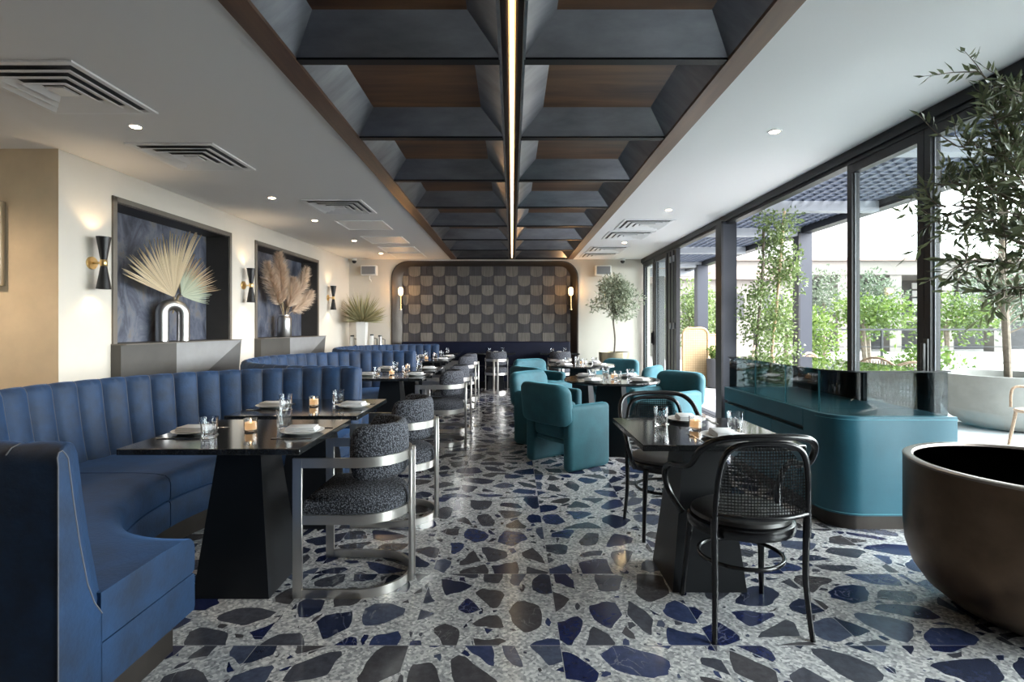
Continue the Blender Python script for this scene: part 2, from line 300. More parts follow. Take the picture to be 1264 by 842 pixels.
# ------------------------------------------------------------------ mesh builder
class MB:
    def __init__(s): s.v = []; s.f = []; s.m = []
    def add(s, vs, fs, mi=0, T=None):
        k = len(s.v)
        s.v += [tuple(T @ Vector(v)) if T is not None else tuple(v) for v in vs]
        s.f += [tuple(i + k for i in f) for f in fs]; s.m += [mi] * len(fs)
        return s
    def box(s, x0, x1, y0, y1, z0, z1, mi=0, T=None):
        v = [(x0, y0, z0), (x1, y0, z0), (x1, y1, z0), (x0, y1, z0), (x0, y0, z1), (x1, y0, z1), (x1, y1, z1), (x0, y1, z1)]
        return s.add(v, [(0, 3, 2, 1), (4, 5, 6, 7), (0, 1, 5, 4), (1, 2, 6, 5), (2, 3, 7, 6), (3, 0, 4, 7)], mi, T)
    def rbox(s, x0, x1, y0, y1, z0, z1, r=0.01, seg=2, mi=0, T=None):
        bm = bmesh.new(); bmesh.ops.create_cube(bm, size=1)
        for v in bm.verts:
            v.co = Vector(((x0 + x1) / 2 + v.co.x * (x1 - x0), (y0 + y1) / 2 + v.co.y * (y1 - y0), (z0 + z1) / 2 + v.co.z * (z1 - z0)))
        bmesh.ops.bevel(bm, geom=bm.edges[:], offset=r, segments=seg, profile=0.5, affect='EDGES')
        bm.verts.index_update()
        s.add([v.co[:] for v in bm.verts], [[v.index for v in f.verts] for f in bm.faces], mi, T); bm.free(); return s
    def frustum(s, w0, d0, w1, d1, z0, z1, mi=0, T=None):
        v = [(sx * w / 2, sy * d / 2, z) for w, d, z in ((w0, d0, z0), (w1, d1, z1)) for sx, sy in ((-1, -1), (1, -1), (1, 1), (-1, 1))]
        return s.add(v, [(0, 3, 2, 1), (4, 5, 6, 7), (0, 1, 5, 4), (1, 2, 6, 5), (2, 3, 7, 6), (3, 0, 4, 7)], mi, T)
    def prism(s, poly, z0, z1, mi=0, T=None):
        n = len(poly)
        v = [(x, y, z0) for x, y in poly] + [(x, y, z1) for x, y in poly]
        return s.add(v, [tuple(range(n))[::-1], tuple(range(n, 2 * n))] + [(i, (i + 1) % n, n + (i + 1) % n, n + i) for i in range(n)], mi, T)
    def lathe(s, prof, n=24, mi=0, T=None):
        vs = []; fs = []
        for r, z in prof:
            for k in range(n):
                a = 2 * PI * k / n; vs.append((r * cos(a), r * sin(a), z))
        for i in range(len(prof) - 1):
            for k in range(n):
                fs.append((i * n + k, i * n + (k + 1) % n, (i + 1) * n + (k + 1) % n, (i + 1) * n + k))
        if prof[0][0] > 1e-5: fs.append(tuple(range(n))[::-1])
        if prof[-1][0] > 1e-5: fs.append(tuple(range((len(prof) - 1) * n, len(prof) * n)))
        return s.add(vs, fs, mi, T)
    def tube(s, pts, r, n=8, mi=0, T=None, closed=False):
        pts = [Vector(p) for p in pts]; m = len(pts)
        rs = r if isinstance(r, (list, tuple)) else [r] * m
        vs = []; fs = []; prev = None
        for i, p in enumerate(pts):
            if closed: t = pts[(i + 1) % m] - pts[i - 1]
            else: t = pts[min(i + 1, m - 1)] - pts[max(i - 1, 0)]
            t = t.normalized() if t.length > 1e-9 else Vector((0, 0, 1))
            if prev is None:
                u = t.cross(Vector((0, 0, 1)))
                if u.length < 1e-3: u = t.cross(Vector((1, 0, 0)))
                u.normalize()
            else:
                u = prev - t * prev.dot(t)
                u = u.normalized() if u.length > 1e-6 else t.orthogonal().normalized()
            prev = u; w = t.cross(u)
            for k in range(n):
                a = 2 * PI * k / n; vs.append(p + (u * cos(a) + w * sin(a)) * rs[i])
        for i in range(m if closed else m - 1):
            j = (i + 1) % m
            for k in range(n): fs.append((i * n + k, i * n + (k + 1) % n, j * n + (k + 1) % n, j * n + k))
        if not closed: fs.append(tuple(range(n))[::-1]); fs.append(tuple(range((m - 1) * n, m * n)))
        return s.add(vs, fs, mi, T)
    def bar(s, path, z0, z1, th, mi=0, T=None):
        """upright flat bar following a plan path"""
        m = len(path); vs = []; fs = []
        for i in range(m):
            a = Vector(path[max(i - 1, 0)]); c = Vector(path[min(i + 1, m - 1)]); t = (c - a).normalized(); nn = Vector((-t.y, t.x)) * th / 2
            p = Vector(path[i])
            for q, z in ((p - nn, z0), (p + nn, z0), (p + nn, z1), (p - nn, z1)): vs.append((q.x, q.y, z))
        for i in range(m - 1):
            for k in range(4): fs.append((i * 4 + k, i * 4 + (k + 1) % 4, i * 4 + 4 + (k + 1) % 4, i * 4 + 4 + k))
        fs += [(3, 2, 1, 0), tuple(range(4 * m - 4, 4 * m))]
        return s.add(vs, fs, mi, T)
    def loops(s, rings, mi=0, caps=True, T=None):
        """skin equal-length closed loops"""
        n = len(rings[0]); vs = [p for r in rings for p in r]; fs = []
        for i in range(len(rings) - 1):
            for k in range(n): fs.append((i * n + k, i * n + (k + 1) % n, (i + 1) * n + (k + 1) % n, (i + 1) * n + k))
        if caps: fs.append(tuple(range(n))[::-1]); fs.append(tuple(range((len(rings) - 1) * n, len(rings) * n)))
        return s.add(vs, fs, mi, T)
    def leaf(s, p, d, w, Ln, W, mi=0, fold=0.25):
        d = d.normalized(); w = w - d * w.dot(d); w = w.normalized() if w.length > 1e-5 else d.orthogonal().normalized(); nn = d.cross(w)
        b = p; t = p + d * Ln; m1 = p + d * Ln * 0.45 + w * W / 2 + nn * W * fold; m2 = p + d * Ln * 0.45 - w * W / 2 + nn * W * fold
        return s.add([b, m1, t, m2], [(0, 1, 2), (0, 2, 3)], mi)
    def build(s, name, mats, parent=None, loc=None, smooth=40, rotz=0):
        me = bpy.data.meshes.new(name); me.from_pydata(s.v, [], s.f)
        if not isinstance(mats, (list, tuple)): mats = [mats]
        for m in mats: me.materials.append(M[m] if isinstance(m, str) else m)
        if len(mats) > 1: me.polygons.foreach_set('material_index', s.m)
        bm = bmesh.new(); bm.from_mesh(me); bmesh.ops.recalc_face_normals(bm, faces=bm.faces[:]); bm.to_mesh(me); bm.free()
        if smooth:
            me.polygons.foreach_set('use_smooth', [True] * len(me.polygons)); me.set_sharp_from_angle(angle=rad(smooth))
        me.update()
        o = bpy.data.objects.new(name, me); COL.objects.link(o)
        if parent: o.parent = parent
        if loc: o.location = loc
        if rotz: o.rotation_euler[2] = rotz
        return o
def thing(name, label, cat, loc=(0, 0, 0), rotz=0.0, group=None):
    o = bpy.data.objects.new(name, None); COL.objects.link(o); o.empty_display_size = 0.1
    o.location = loc; o.rotation_euler = (0, 0, rotz); o['label'] = label; o['category'] = cat
    if group: o['group'] = group
    return o
def tag(o, label, cat, group=None):
    o['label'] = label; o['category'] = cat
    if group: o['group'] = group
    return o
def struct(mb, name, mats, parent=None, smooth=40):
    o = mb.build(name, mats, parent, smooth=smooth)
    if parent is None: o['kind'] = 'structure'
    return o
KIDS = {}
def dup(root, label, loc, rotz=None, group=None):
    def kids(o): return [c for c in bpy.data.objects if c.parent == o]
    if root.name not in KIDS: KIDS[root.name] = [(c, kids(c)) for c in kids(root)]
    r = root.copy(); COL.objects.link(r); r.location = loc; r['label'] = label
    if rotz is not None: r.rotation_euler = (0, 0, rotz)
    if group: r['group'] = group
    for c, gs in KIDS[root.name]:
        d = c.copy(); COL.objects.link(d); d.parent = r
        for g in gs:
            e = g.copy(); COL.objects.link(e); e.parent = d
    return r
def spline(pts, n=6, closed=False):
    pts = [Vector(p) for p in pts]; out = []; m = len(pts)
    rng = range(m) if closed else range(m - 1)
    for i in rng:
        if closed: p0, p1, p2, p3 = pts[i - 1], pts[i], pts[(i + 1) % m], pts[(i + 2) % m]
        else: p0, p1, p2, p3 = pts[max(i - 1, 0)], pts[i], pts[i + 1], pts[min(i + 2, m - 1)]
        for k in range(n):
            t = k / n
            out.append(0.5 * ((2 * p1) + (p2 - p0) * t + (2 * p0 - 5 * p1 + 4 * p2 - p3) * t * t + (3 * p1 - p0 - 3 * p2 + p3) * t ** 3))
    if not closed: out.append(pts[-1])
    return out
def rvec(r=RND):
    while True:
        v = Vector((r.uniform(-1, 1), r.uniform(-1, 1), r.uniform(-1, 1)))
        if 0.05 < v.length < 1: return v.normalized()
# ------------------------------------------------------------------ camera
H = 2.78; EYE = 1.28; BACK = 11.55
cam = bpy.data.cameras.new('camera'); cam.sensor_width = 36; cam.lens = 645 / 1264 * 36; cam.shift_x = 0.0; cam.shift_y = -17 / 1264
cam.clip_start = 0.05; cam.clip_end = 300
co = bpy.data.objects.new('camera', cam); COL.objects.link(co); co.location = (0, 0, EYE); co.rotation_euler = (rad(90), 0, 0)
SC.camera = co
# ------------------------------------------------------------------ shell
struct(MB().box(-6.4, 3.04, -4.3, 12.1, -0.1, 0), 'floor', 'terrazzo', smooth=0)
cb = MB()
for x0, x1, y0, y1 in ((-6.4, -1.33, -4.3, 12.1), (1.33, 3.05, -4.3, 12.1), (-1.33, 1.33, -4.3, -3.1), (-1.33, 1.33, 11.36, 12.1)):
    cb.box(x0, x1, y0, y1, H, H + 0.12)
struct(cb, 'ceiling', 'ceiling', smooth=0)
struct(MB().box(-6.4, 3.05, -4.3, 12.1, 3.08, 3.2), 'roof', 'black_plastic', smooth=0)
# left wall with two deep niches; its own slightly turned frame: x = into the room, y = along the wall
LW = Matrix.Translation((-3.81, 4.39, 0)) @ Matrix.Rotation(-math.atan(0.0293), 4, 'Z')
NI = [(0.61, 2.50, 1.11, 2.48), (3.21, 5.40, 1.11, 2.49)]
wl = MB(); uu = 0.0
for a, b, z0, z1 in NI:
    wl.box(-0.45, 0, uu, a, 0, H, 0, LW); wl.box(-0.45, 0, a, b, 0, z0, 0, LW); wl.box(-0.45, 0, a, b, z1, H, 0, LW); uu = b
wl.box(-0.45, 0, uu, 7.3, 0, H, 0, LW)
struct(wl, 'wall_left', 'cream', smooth=0)
for k, (a, b, z0, z1) in enumerate(NI):
    nb = MB(); d = 0.30; t = 0.012
    nb.box(-d, 0.006, a, a + t, z0, z1, 0, LW).box(-d, 0.006, b - t, b, z0, z1, 0, LW).box(-d, 0.006, a, b, z1 - t, z1, 0, LW).box(-d, 0.006, a, b, z0, z0 + t, 0, LW)
    nb.box(-d - 0.01, -d + 0.006, a, b, z0, z1, 1, LW)
    struct(nb, 'wall_niche', ['niche', 'slate'], smooth=0)
    tb = MB(); w = 0.05
    tb.box(-0.01, 0.018, a - w, a, z0, z1 + w, 0, LW).box(-0.01, 0.018, b, b + w, z0, z1 + w, 0, LW).box(-0.01, 0.018, a - w, b + w, z1, z1 + w, 0, LW)
    struct(tb, 'trim_%d' % (k + 1), 'niche_trim', smooth=0)
struct(MB().box(-6.4, -3.81, 4.39, 4.6, 0, H), 'wall_return', 'tan', smooth=0)
struct(MB().box(-6.6, -6.4, -4.3, 4.6, 0, H), 'wall_far_left', 'cream', smooth=0)
struct(MB().box(-6.4, 3.05, -4.3, -4.1, 0, H), 'wall_front', 'walnut', smooth=0)
# back wall round an arched, rounded alcove
def rrect(x0, x1, z1, r, n=8):
    p = [(x0, 0.0)]
    p += [(x0 + r - r * cos(PI / 2 * k / n), z1 - r + r * sin(PI / 2 * k / n)) for k in range(n + 1)]
    p += [(x1 - r + r * sin(PI / 2 * k / n), z1 - r + r * cos(PI / 2 * k / n)) for k in range(n + 1)]
    return p + [(x1, 0.0)]
AX0, AX1, AZ, AR = -2.64, 1.44, 2.725, 0.36
XZ = Matrix(((1, 0, 0, 0), (0, 0, 1, 0), (0, 1, 0, 0), (0, 0, 0, 1)))        # prism (x,y,z)->(x,z,y)
wb = MB().box(-4.3, AX0, BACK, 12.0, 0, H).box(AX1, 3.05, BACK, 12.0, 0, H).box(AX0, AX1, BACK, 12.0, AZ, H)
for sgn, cx in ((1, AX0), (-1, AX1)):
    poly = [(cx, AZ)] + [(cx + sgn * (AR - AR * cos(PI / 2 * k / 8)), AZ - AR + AR * sin(PI / 2 * k / 8)) for k in range(9)]
    wb.prism(poly, BACK, 11.75, 0, XZ)
struct(wb, 'wall_back', 'cream', smooth=0)
op = rrect(AX0, AX1, AZ, AR); ip = rrect(-2.46, 1.32, 2.655, 0.30)
rv = MB(); n = len(op)
rings = []
def lerp2(p, q, t): return (p[0] + (q[0] - p[0]) * t, p[1] + (q[1] - p[1]) * t)
big = rrect(AX0 - 0.025, AX1 + 0.025, AZ + 0.02, AR)
vs = []
for ring, y in ((big, BACK - 0.0), (big, BACK - 0.02), (op, BACK - 0.02), ([lerp2(a, b, 0.35) for a, b in zip(op, ip)], BACK + 0.11), (ip, BACK + 0.22)):
    vs += [(p[0], y, p[1]) for p in ring]
fs = [(i * n + k, i * n + k + 1, (i + 1) * n + k + 1, (i + 1) * n + k) for i in range(4) for k in range(n - 1)]
rv.add(vs, fs)
struct(rv, 'trim_3', 'bronze_reveal', smooth=50)
# scalloped tile panel
tp = MB(); YT = BACK + 0.21; RH = 0.213; CW = 0.274
tp.box(-2.5, 1.36, YT + 0.012, YT + 0.05, 0.3, 2.70, 0)
def inside(x, z): return -2.46 < x < 1.32 and z < 2.65
for r in range(9):
    zt = 2.648 - r * RH
    for c in range(-1, 15):
        xc = -2.192 - CW + c * CW
        x0, x1 = max(xc - CW / 2, -2.455), min(xc + CW / 2, 1.315)
        if x1 - x0 < 0.03: continue
        light = (c + r) % 2 == 1
        if light:
            g = 0.004; xa, xb = x0 + g, x1 - g; hw = (xb - xa) / 2; xm = (xa + xb) / 2; zb = zt - RH - 0.022; zs = zt - RH * 0.62
            poly = [(xa, zt - 0.002)] + [(xm - hw * cos(PI * k / 12), zs - (zs - zb) * sin(PI * k / 12) ** 0.75) for k in range(13)] + [(xb, zt - 0.002)]
            tp.prism(poly, YT - 0.012, YT + 0.012, 1, XZ)
        else:
            for q in range(2):
                xa = x0 + (x1 - x0) * q / 2 + 0.002; xb = x0 + (x1 - x0) * (q + 1) / 2 - 0.002
                tp.box(xa, xb, YT - 0.002, YT + 0.012, zt - RH + 0.001, zt - 0.001, 0)
struct(tp, 'wall_tiles', ['tile_dark', 'tile_light'], smooth=0)

# ------------------------------------------------------------------ coffered ceiling
lips = [2.905 + 1.2 * k for k in range(-5, 8)]
cf = MB()
for s in (-1, 1):
    for i in range(len(lips) - 1):
        y0, y1 = lips[i] + 0.06, lips[i + 1]
        xa, xb = 0.068, 1.20; dz = 0.145
        bo = [(s * xa, y0, H), (s * xb, y0, H), (s * xb, y1, H), (s * xa, y1, H)]
        to = [(s * (xa + 0.165), y0 + 0.2, H + dz), (s * (xb - 0.165), y0 + 0.2, H + dz), (s * (xb - 0.165), y1 - 0.2, H + dz), (s * (xa + 0.165), y1 - 0.2, H + dz)]
        cf.add(bo + to, [(k, (k + 1) % 4, 4 + (k + 1) % 4, 4 + k) for k in range(4)], 0)
        cf.box(min(to[0][0], to[1][0]), max(to[0][0], to[1][0]), y0 + 0.2, y1 - 0.2, H + dz, H + dz + 0.02, 1)
        # rim plates that stand proud of the slopes
        cf.box(min(s * xa, s * (xa + 0.006)), max(s * xa, s * (xa + 0.006)), y0, y1, H - 0.012, H + 0.01, 0)
    for y in lips: cf.box(min(s * 0.068, s * 1.2), max(s * 0.068, s * 1.2), y, y + 0.06, H - 0.012, H + 0.004, 2)
    cf.box(min(s * 0.058, s * 0.068), max(s * 0.058, s * 0.068), lips[0], 11.36, H - 0.014, H + 0.09, 0)
cf.box(-0.058, 0.058, lips[0], 11.36, H + 0.07, H + 0.09, 3)
cf.box(-0.03, -0.018, lips[0], 11.36, H + 0.01, H + 0.07, 3).box(0.018, 0.03, lips[0], 11.36, H + 0.01, H + 0.07, 3)
struct(cf, 'ceiling_coffers', ['steel_dark', 'walnut', 'black_base', 'walnut_beam'], smooth=0)
struct(MB().box(-1.33, -1.2, lips[0], 11.37, H - 0.022, H + 0.12), 'trim_4', 'walnut_beam', smooth=0)
struct(MB().box(1.2, 1.33, lips[0], 11.37, H - 0.022, H + 0.12), 'trim_5', 'walnut_beam', smooth=0)
struct(MB().box(-1.33, 1.33, 11.36, 11.4, H - 0.022, H + 0.12), 'trim_6', 'bronze_dark', smooth=0)
ll = thing('linear_light', 'long warm linear light running down the centre of the coffered ceiling', 'light', (0, 0, H))
y = lips[0]
while y < 11.3:
    MB().box(-0.0105, 0.0105, y + 0.008, min(y + 1.2, 11.35) - 0.008, 0.004, 0.05).build('light_tube', 'led', ll, smooth=0); y += 1.2
MB().box(-0.018, 0.018, lips[0], 11.36, 0.05, 0.068).build('mounting_rail', 'brass', ll, smooth=0)

# ------------------------------------------------------------------ ceiling fittings
def make_vent(label, loc, s, fine=True):
    t = thing('ceiling_vent', label, 'air vent', loc, 0, 'square louvred vents in the white ceiling')
    h = s / 2
    f = MB()
    def sq(a, z): return [(-a, -a, z), (a, -a, z), (a, a, z), (-a, a, z)]
    def ringq(mb, a0, z0, a1, z1):
        mb.add(sq(a0, z0) + sq(a1, z1), [(k, (k + 1) % 4, 4 + (k + 1) % 4, 4 + k) for k in range(4)])
    ringq(f, h, 0.0, h, -0.012); ringq(f, h, -0.012, h - 0.035, -0.012); ringq(f, h - 0.035, -0.012, h - 0.05, 0.0)
    f.build('frame', 'white_metal', t, smooth=0)
    MB().add(sq(h - 0.03, -0.001), [(0, 1, 2, 3)]).build('duct', 'void', t, smooth=0)
    for a in (0.84, 0.62, 0.40):
        q = MB(); ringq(q, h * a, -0.026, h * (a - 0.19), -0.004); ringq(q, h * a, -0.026, h * a - 0.01, -0.030); ringq(q, h * a - 0.01, -0.030, h * (a - 0.21), -0.006)
        q.build('louvre', 'white_metal', t, smooth=0)
    MB().box(-h * 0.16, h * 0.16, -h * 0.16, h * 0.16, -0.020, -0.008).build('centre_plate', 'white_metal', t, smooth=0)
    return t
v0 = make_vent('big louvred ceiling vent nearest the camera, above the tan wall corner', (-2.83, 3.29, H - 0.001), 0.72)
dup(v0, 'louvred ceiling vent second from the camera, over the nearest blue booth', (-2.79, 4.6, H - 0.001))
dup(v0, 'third louvred ceiling vent along the left ceiling, nearer the wooden beam', (-2.13, 6.48, H - 0.001))
dup(v0, 'nearest louvred vent in the ceiling strip beside the glass doors', (1.92, 7.6, H - 0.001))
dup(v0, 'second louvred vent in the ceiling strip beside the glass doors', (1.88, 8.5, H - 0.001))
dup(v0, 'third louvred vent in the ceiling strip beside the glass doors, near the back wall', (1.83, 10.0, H - 0.001))
dup(v0, 'farthest louvred vent in the ceiling strip beside the glass doors, at the back wall', (1.80, 10.85, H - 0.001))
def panel(label, y):
    t = thing('ceiling_panel', label, 'access panel', (-2.16, y, H), 0, 'flat panels in the white ceiling')
    b = MB(); h = 0.34
    b.box(-h, h, -h, -h + 0.02, -0.012, 0).box(-h, h, h - 0.02, h, -0.012, 0).box(-h, -h + 0.02, -h + 0.02, h - 0.02, -0.012, 0).box(h - 0.02, h, -h + 0.02, h - 0.02, -0.012, 0)
    b.build('frame', 'white_metal', t, smooth=0)
    MB().box(-h + 0.02, h - 0.02, -h + 0.02, h - 0.02, -0.006, 0).build('plate', 'white_metal', t, smooth=0)
panel('flat white ceiling panel just behind the third louvred vent', 7.66); panel('second flat white ceiling panel behind the louvred vents', 8.95)
panel('third flat white ceiling panel, between beam and left wall', 10.05); panel('flat white ceiling panel closest to the back wall', 10.85)
def spot_lamp(name, loc, energy, aim=(0, 0, -1), size=1.9, parent=None, color=(1, 0.80, 0.58), blend=0.8, soft=0.04):
    d = bpy.data.lights.new(name, 'SPOT'); d.energy = energy; d.color = color; d.spot_size = size; d.spot_blend = blend; d.shadow_soft_size = soft
    o = bpy.data.objects.new(name, d); COL.objects.link(o); o.location = loc
    o.rotation_euler = Vector(aim).to_track_quat('-Z', 'Y').to_euler()
    if parent: o.parent = parent
    return o
LFR = ['glowing round downlight between the two nearest ceiling vents', 'glowing downlight in front of the third ceiling vent', 'glowing downlight beside the third ceiling vent', 'glowing downlight beside the second flat ceiling panel', 'tiny glowing downlight close to the back left corner']
RFR = ['glowing downlight nearest the camera in the ceiling beside the glass wall', 'glowing downlight above the second vent on the window side', 'glowing downlight between vents near the back, window side']
for lab, x, yy in list(zip(LFR, (-2.81, -2.78, -2.77, -2.73, -2.66), (3.9, 6.05, 7.33, 9.04, 10.6))) + list(zip(RFR, (2.01, 2.0, 1.99), (4.0, 6.67, 9.25))):
    t = thing('downlight', lab, 'light', (x, yy, H), 0, 'recessed downlights')
    MB().lathe([(0.036, -0.001), (0.036, -0.006), (0.052, -0.006), (0.055, 0.0)], 20).build('ring', 'white_metal', t)
    MB().lathe([(0.0, -0.003), (0.036, -0.003)], 20).build('lens', 'downlight', t)
    spot_lamp('lamp', (0, 0, -0.02), 14, parent=t)

for lab, x, yy in (('added unseen downlight that brightens the tan wall', -4.7, 3.3), ('added unseen downlight that brightens the near end of the banquette', -2.85, 1.5)):  # extra lamps added out of view to brighten the tan wall and near booth
    t = thing('downlight', lab, 'light', (x, yy, H), 0, 'recessed downlights')
    MB().lathe([(0.036, -0.001), (0.036, -0.006), (0.052, -0.006), (0.055, 0.0)], 20).build('ring', 'white_metal', t)
    MB().lathe([(0.0, -0.003), (0.036, -0.003)], 20).build('lens', 'downlight', t)
    spot_lamp('lamp', (0, 0, -0.02), 60 if x < -4 else 20, parent=t, size=2.6)
# ------------------------------------------------------------------ glass wall
XW = 2.92
struct(MB().box(2.85, 3.04, -4.1, BACK, 2.70, H).box(2.875, 2.965, -4.1, BACK, 2.665, 2.70), 'window_header', 'frame', smooth=0)
struct(MB().box(2.85, 3.04, -4.1, BACK, -0.02, 0.006).box(2.90, 2.91, -4.1, BACK, 0.006, 0.012), 'door_track', 'grey_post', smooth=0)
def glazed(name, y0, y1, st=0.055, x=XW, handle=None):
    f = MB(); z0, z1 = 0.012, 2.665
    f.box(x - 0.035, x + 0.035, y0, y0 + st, z0, z1).box(x - 0.035, x + 0.035, y1 - st, y1, z0, z1)
    f.box(x - 0.035, x + 0.035, y0 + st, y1 - st, z1 - 0.075, z1).box(x - 0.035, x + 0.035, y0 + st, y1 - st, z0, z0 + 0.12)
    o = struct(f, name, 'frame', smooth=0)
    g = MB().box(x - 0.006, x + 0.006, y0 + st, y1 - st, z0 + 0.12, z1 - 0.075).build('glass_pane', 'glass', o, smooth=0)
    MB().box(x - 0.012, x - 0.008, y0 + st, y0 + st + 0.012, z0 + 0.12, z1 - 0.075).box(x - 0.012, x - 0.008, y1 - st - 0.012, y1 - st, z0 + 0.12, z1 - 0.075).build('glazing_bead', 'grey_light', o, smooth=0)
    if handle:
        hb = MB().rbox(x - 0.075, x - 0.05, handle - 0.012, handle + 0.012, 0.95, 1.17, 0.005).box(x - 0.05, x - 0.035, handle - 0.02, handle + 0.02, 0.92, 1.2)
        hb.build('door_handle', 'black_plastic', o)
    return o
ys = [4.50, 3.66, 2.86, 2.04, 1.22, 0.40]
struct(MB().box(2.85, 3.04, -4.3, 0.40, 0, H), 'wall_right', 'walnut', smooth=0)
for k in range(len(ys) - 1):
    glazed('window_%d' % (k + 1), ys[k + 1] + 0.002, ys[k] - 0.002, 0.055 if k else 0.06, handle=3.63 if k == 1 else None)
glazed('door_1', 10.64, 11.5, 0.09, handle=10.69); glazed('door_2', 9.74, 10.6, 0.09)
ds = MB()
for k in range(3): ds.box(2.885 + 0.0 * k, 2.955 + 0.05 * k, 9.18 + 0.18 * k, 9.30 + 0.18 * k, 0.012, 2.665)
o = struct(ds, 'door_3', 'frame', smooth=0)
for k, z in enumerate((0.35, 1.25, 2.45)):
    hb = MB()
    for q in range(2): hb.rbox(2.865, 2.885, 9.26 + 0.18 * q, 9.34 + 0.18 * q, z, z + 0.11, 0.004)
    hb.build('hinge', 'grey_light', o)
struct(MB().box(2.83, 3.01, 7.0, 7.15, 0, 2.70, 0).box(2.805, 2.83, 7.0, 7.2, 0, 2.70, 1), 'wall_column', ['grey_post', 'frame'], smooth=0)
# ------------------------------------------------------------------ curved velvet booths
EXT = 0.06
def booth(label, loc):
    t = thing('curved_banquette', label, 'banquette', loc, 0, 'channel tufted navy velvet booths')
    A, B = 0.60, 0.86
    def at(sv):
        """sv: arc length along a 1.42 m half circle with a short straight run at each end -> (angle, x shift)"""
        Rm = 1.42
        if sv < EXT: return 0.0, EXT - sv
        if sv > EXT + PI * Rm: return PI, sv - EXT - PI * Rm
        return (sv - EXT) / Rm, 0.0
    TOT = 2 * EXT + PI * 1.42
    NCH, K = 30, 8
    prof = [(1.50, 0.02, 0), (1.50, 0.60, 0), (1.50, 0.885, 0), (1.494, 0.912, .2), (1.478, 0.930, .45), (1.455, 0.937, .7), (1.435, 0.928, .9), (1.422, 0.90, 1), (1.405, 0.78, 1), (1.38, 0.63, 1), (1.352, 0.50, 1), (1.335, 0.43, .8), (1.34, 0.38, 0), (1.34, 0.02, 0)]
    rings = []; groove = []
    for i in range(NCH * K + 1):
        sv = TOT * i / (NCH * K); th, ex = at(sv); u = (i % K) / K
        b = 0.026 * max(0.0, sin(PI * u)) ** 0.55; endm = min(i, NCH * K - i)
        if endm < 4: b = (-0.045, 0.012, 0.022, 0.025)[endm]
        ring = [(-(r - f * b) * sin(th) + ex, -(r - f * b) * cos(th), z + (f * b * 0.35 if 0.9 < z < 0.95 else 0)) for r, z, f in prof]
        rings.append(ring)
        if i % K == 0: groove.append([ring[j] for j in range(3, 12)])
    bko = MB().loops(rings).build('back', 'velvet', t, smooth=50)
    pb = MB()
    for k, g in enumerate(groove):
        if 0 < k < NCH: pb.tube([Vector(q) + Vector((0, 0, 0.001)) for q in g], 0.0024, 5)
    for ring in (rings[0], rings[-1]): pb.tube([ring[j] for j in range(0, 13)], 0.0022, 6)
    pb.build('piping', 'piping', bko)
    def O(th, r=1.345): return Vector((-r * sin(th), -r * cos(th)))
    def I(th): return Vector((-A * sin(th), -B * cos(th)))
    def sweep(a, b, prof, inset_end=0.0, nst=14):
        """prof: (distance from the front edge, or 'o' for the outer edge, z)"""
        rs = []
        cuts = [a + (b - a) * k / nst for k in range(nst + 1)]
        stn = [(c, 0.0) for c in cuts]
        if a <= 0: stn = [(0.0, EXT - inset_end)] + stn
        if b >= PI - 1e-6: stn = stn + [(PI, EXT - inset_end)]
        for th, ex in stn:
            i_, o_ = I(th), O(th); d = (o_ - i_).normalized(); rg = []
            for q, z in prof:
                p = o_ if q == 'o' else i_ + d * q
                rg.append((p.x + ex, p.y, z))
            rs.append(rg)
        return rs
    cush = [(0.02, 0.289), (0.004, 0.296), (0, 0.315), (0.0, 0.385), (0.008, 0.412), (0.03, 0.432), (0.08, 0.442), (0.2, 0.448), ('o', 0.446), ('o', 0.289)]
    band = [(0.006, 0.135), (0.0, 0.15), (0, 0.270), (0.008, 0.284), ('o', 0.284), ('o', 0.135)]
    seams = [0.0, 1.02, PI / 2, PI - 1.02, PI]
    seams = [0.0, PI / 2, PI]
    for k in range(len(seams) - 1):
        a, b = seams[k], seams[k + 1]; g = 0.004
        aa, bb = (a if k == 0 else a + g), (b if k == len(seams) - 2 else b - g)
        MB().loops(sweep(aa, bb, cush, nst=20)).build('seat_cushion', 'velvet', t, smooth=50)
        MB().loops(sweep(aa, bb, band, nst=20)).build('seat_base', 'velvet', t, smooth=50)
    pl = [(0.06, 0.0), (0.06, 0.135), ('o', 0.135), ('o', 0.0)]
    MB().loops(sweep(0.0, PI, pl, 0.05, 24)).build('plinth', 'bronze_dark', t, smooth=50)
    return t
b0 = booth('nearest curved navy velvet booth, its end panel filling the lower left corner', (-1.35, 2.985, 0))
dup(b0, 'middle curved navy velvet booth, behind the one nearest the camera', (-1.44, 6.02, 0))
dup(b0, 'farthest curved navy velvet booth, in front of the tiled back wall', (-1.53, 9.05, 0))
# straight banquette in the alcove
t = thing('wall_banquette', 'long straight dark navy banquette under the scalloped tile wall', 'banquette', (-0.57, 11.5, 0))
MB().rbox(-1.84, 1.84, -0.12, 0.14, 0.1, 0.965, 0.03, 3).build('back', 'navy_dark', t)
for k in range(4): MB().rbox(-1.84 + 0.92 * k + 0.003, -1.84 + 0.92 * (k + 1) - 0.003, -0.58, -0.122, 0.14, 0.46, 0.035, 3).build('seat_cushion', 'navy_dark', t)
MB().box(-1.8, 1.8, -0.52, 0.12, 0, 0.138).build('plinth', 'black_base', t)

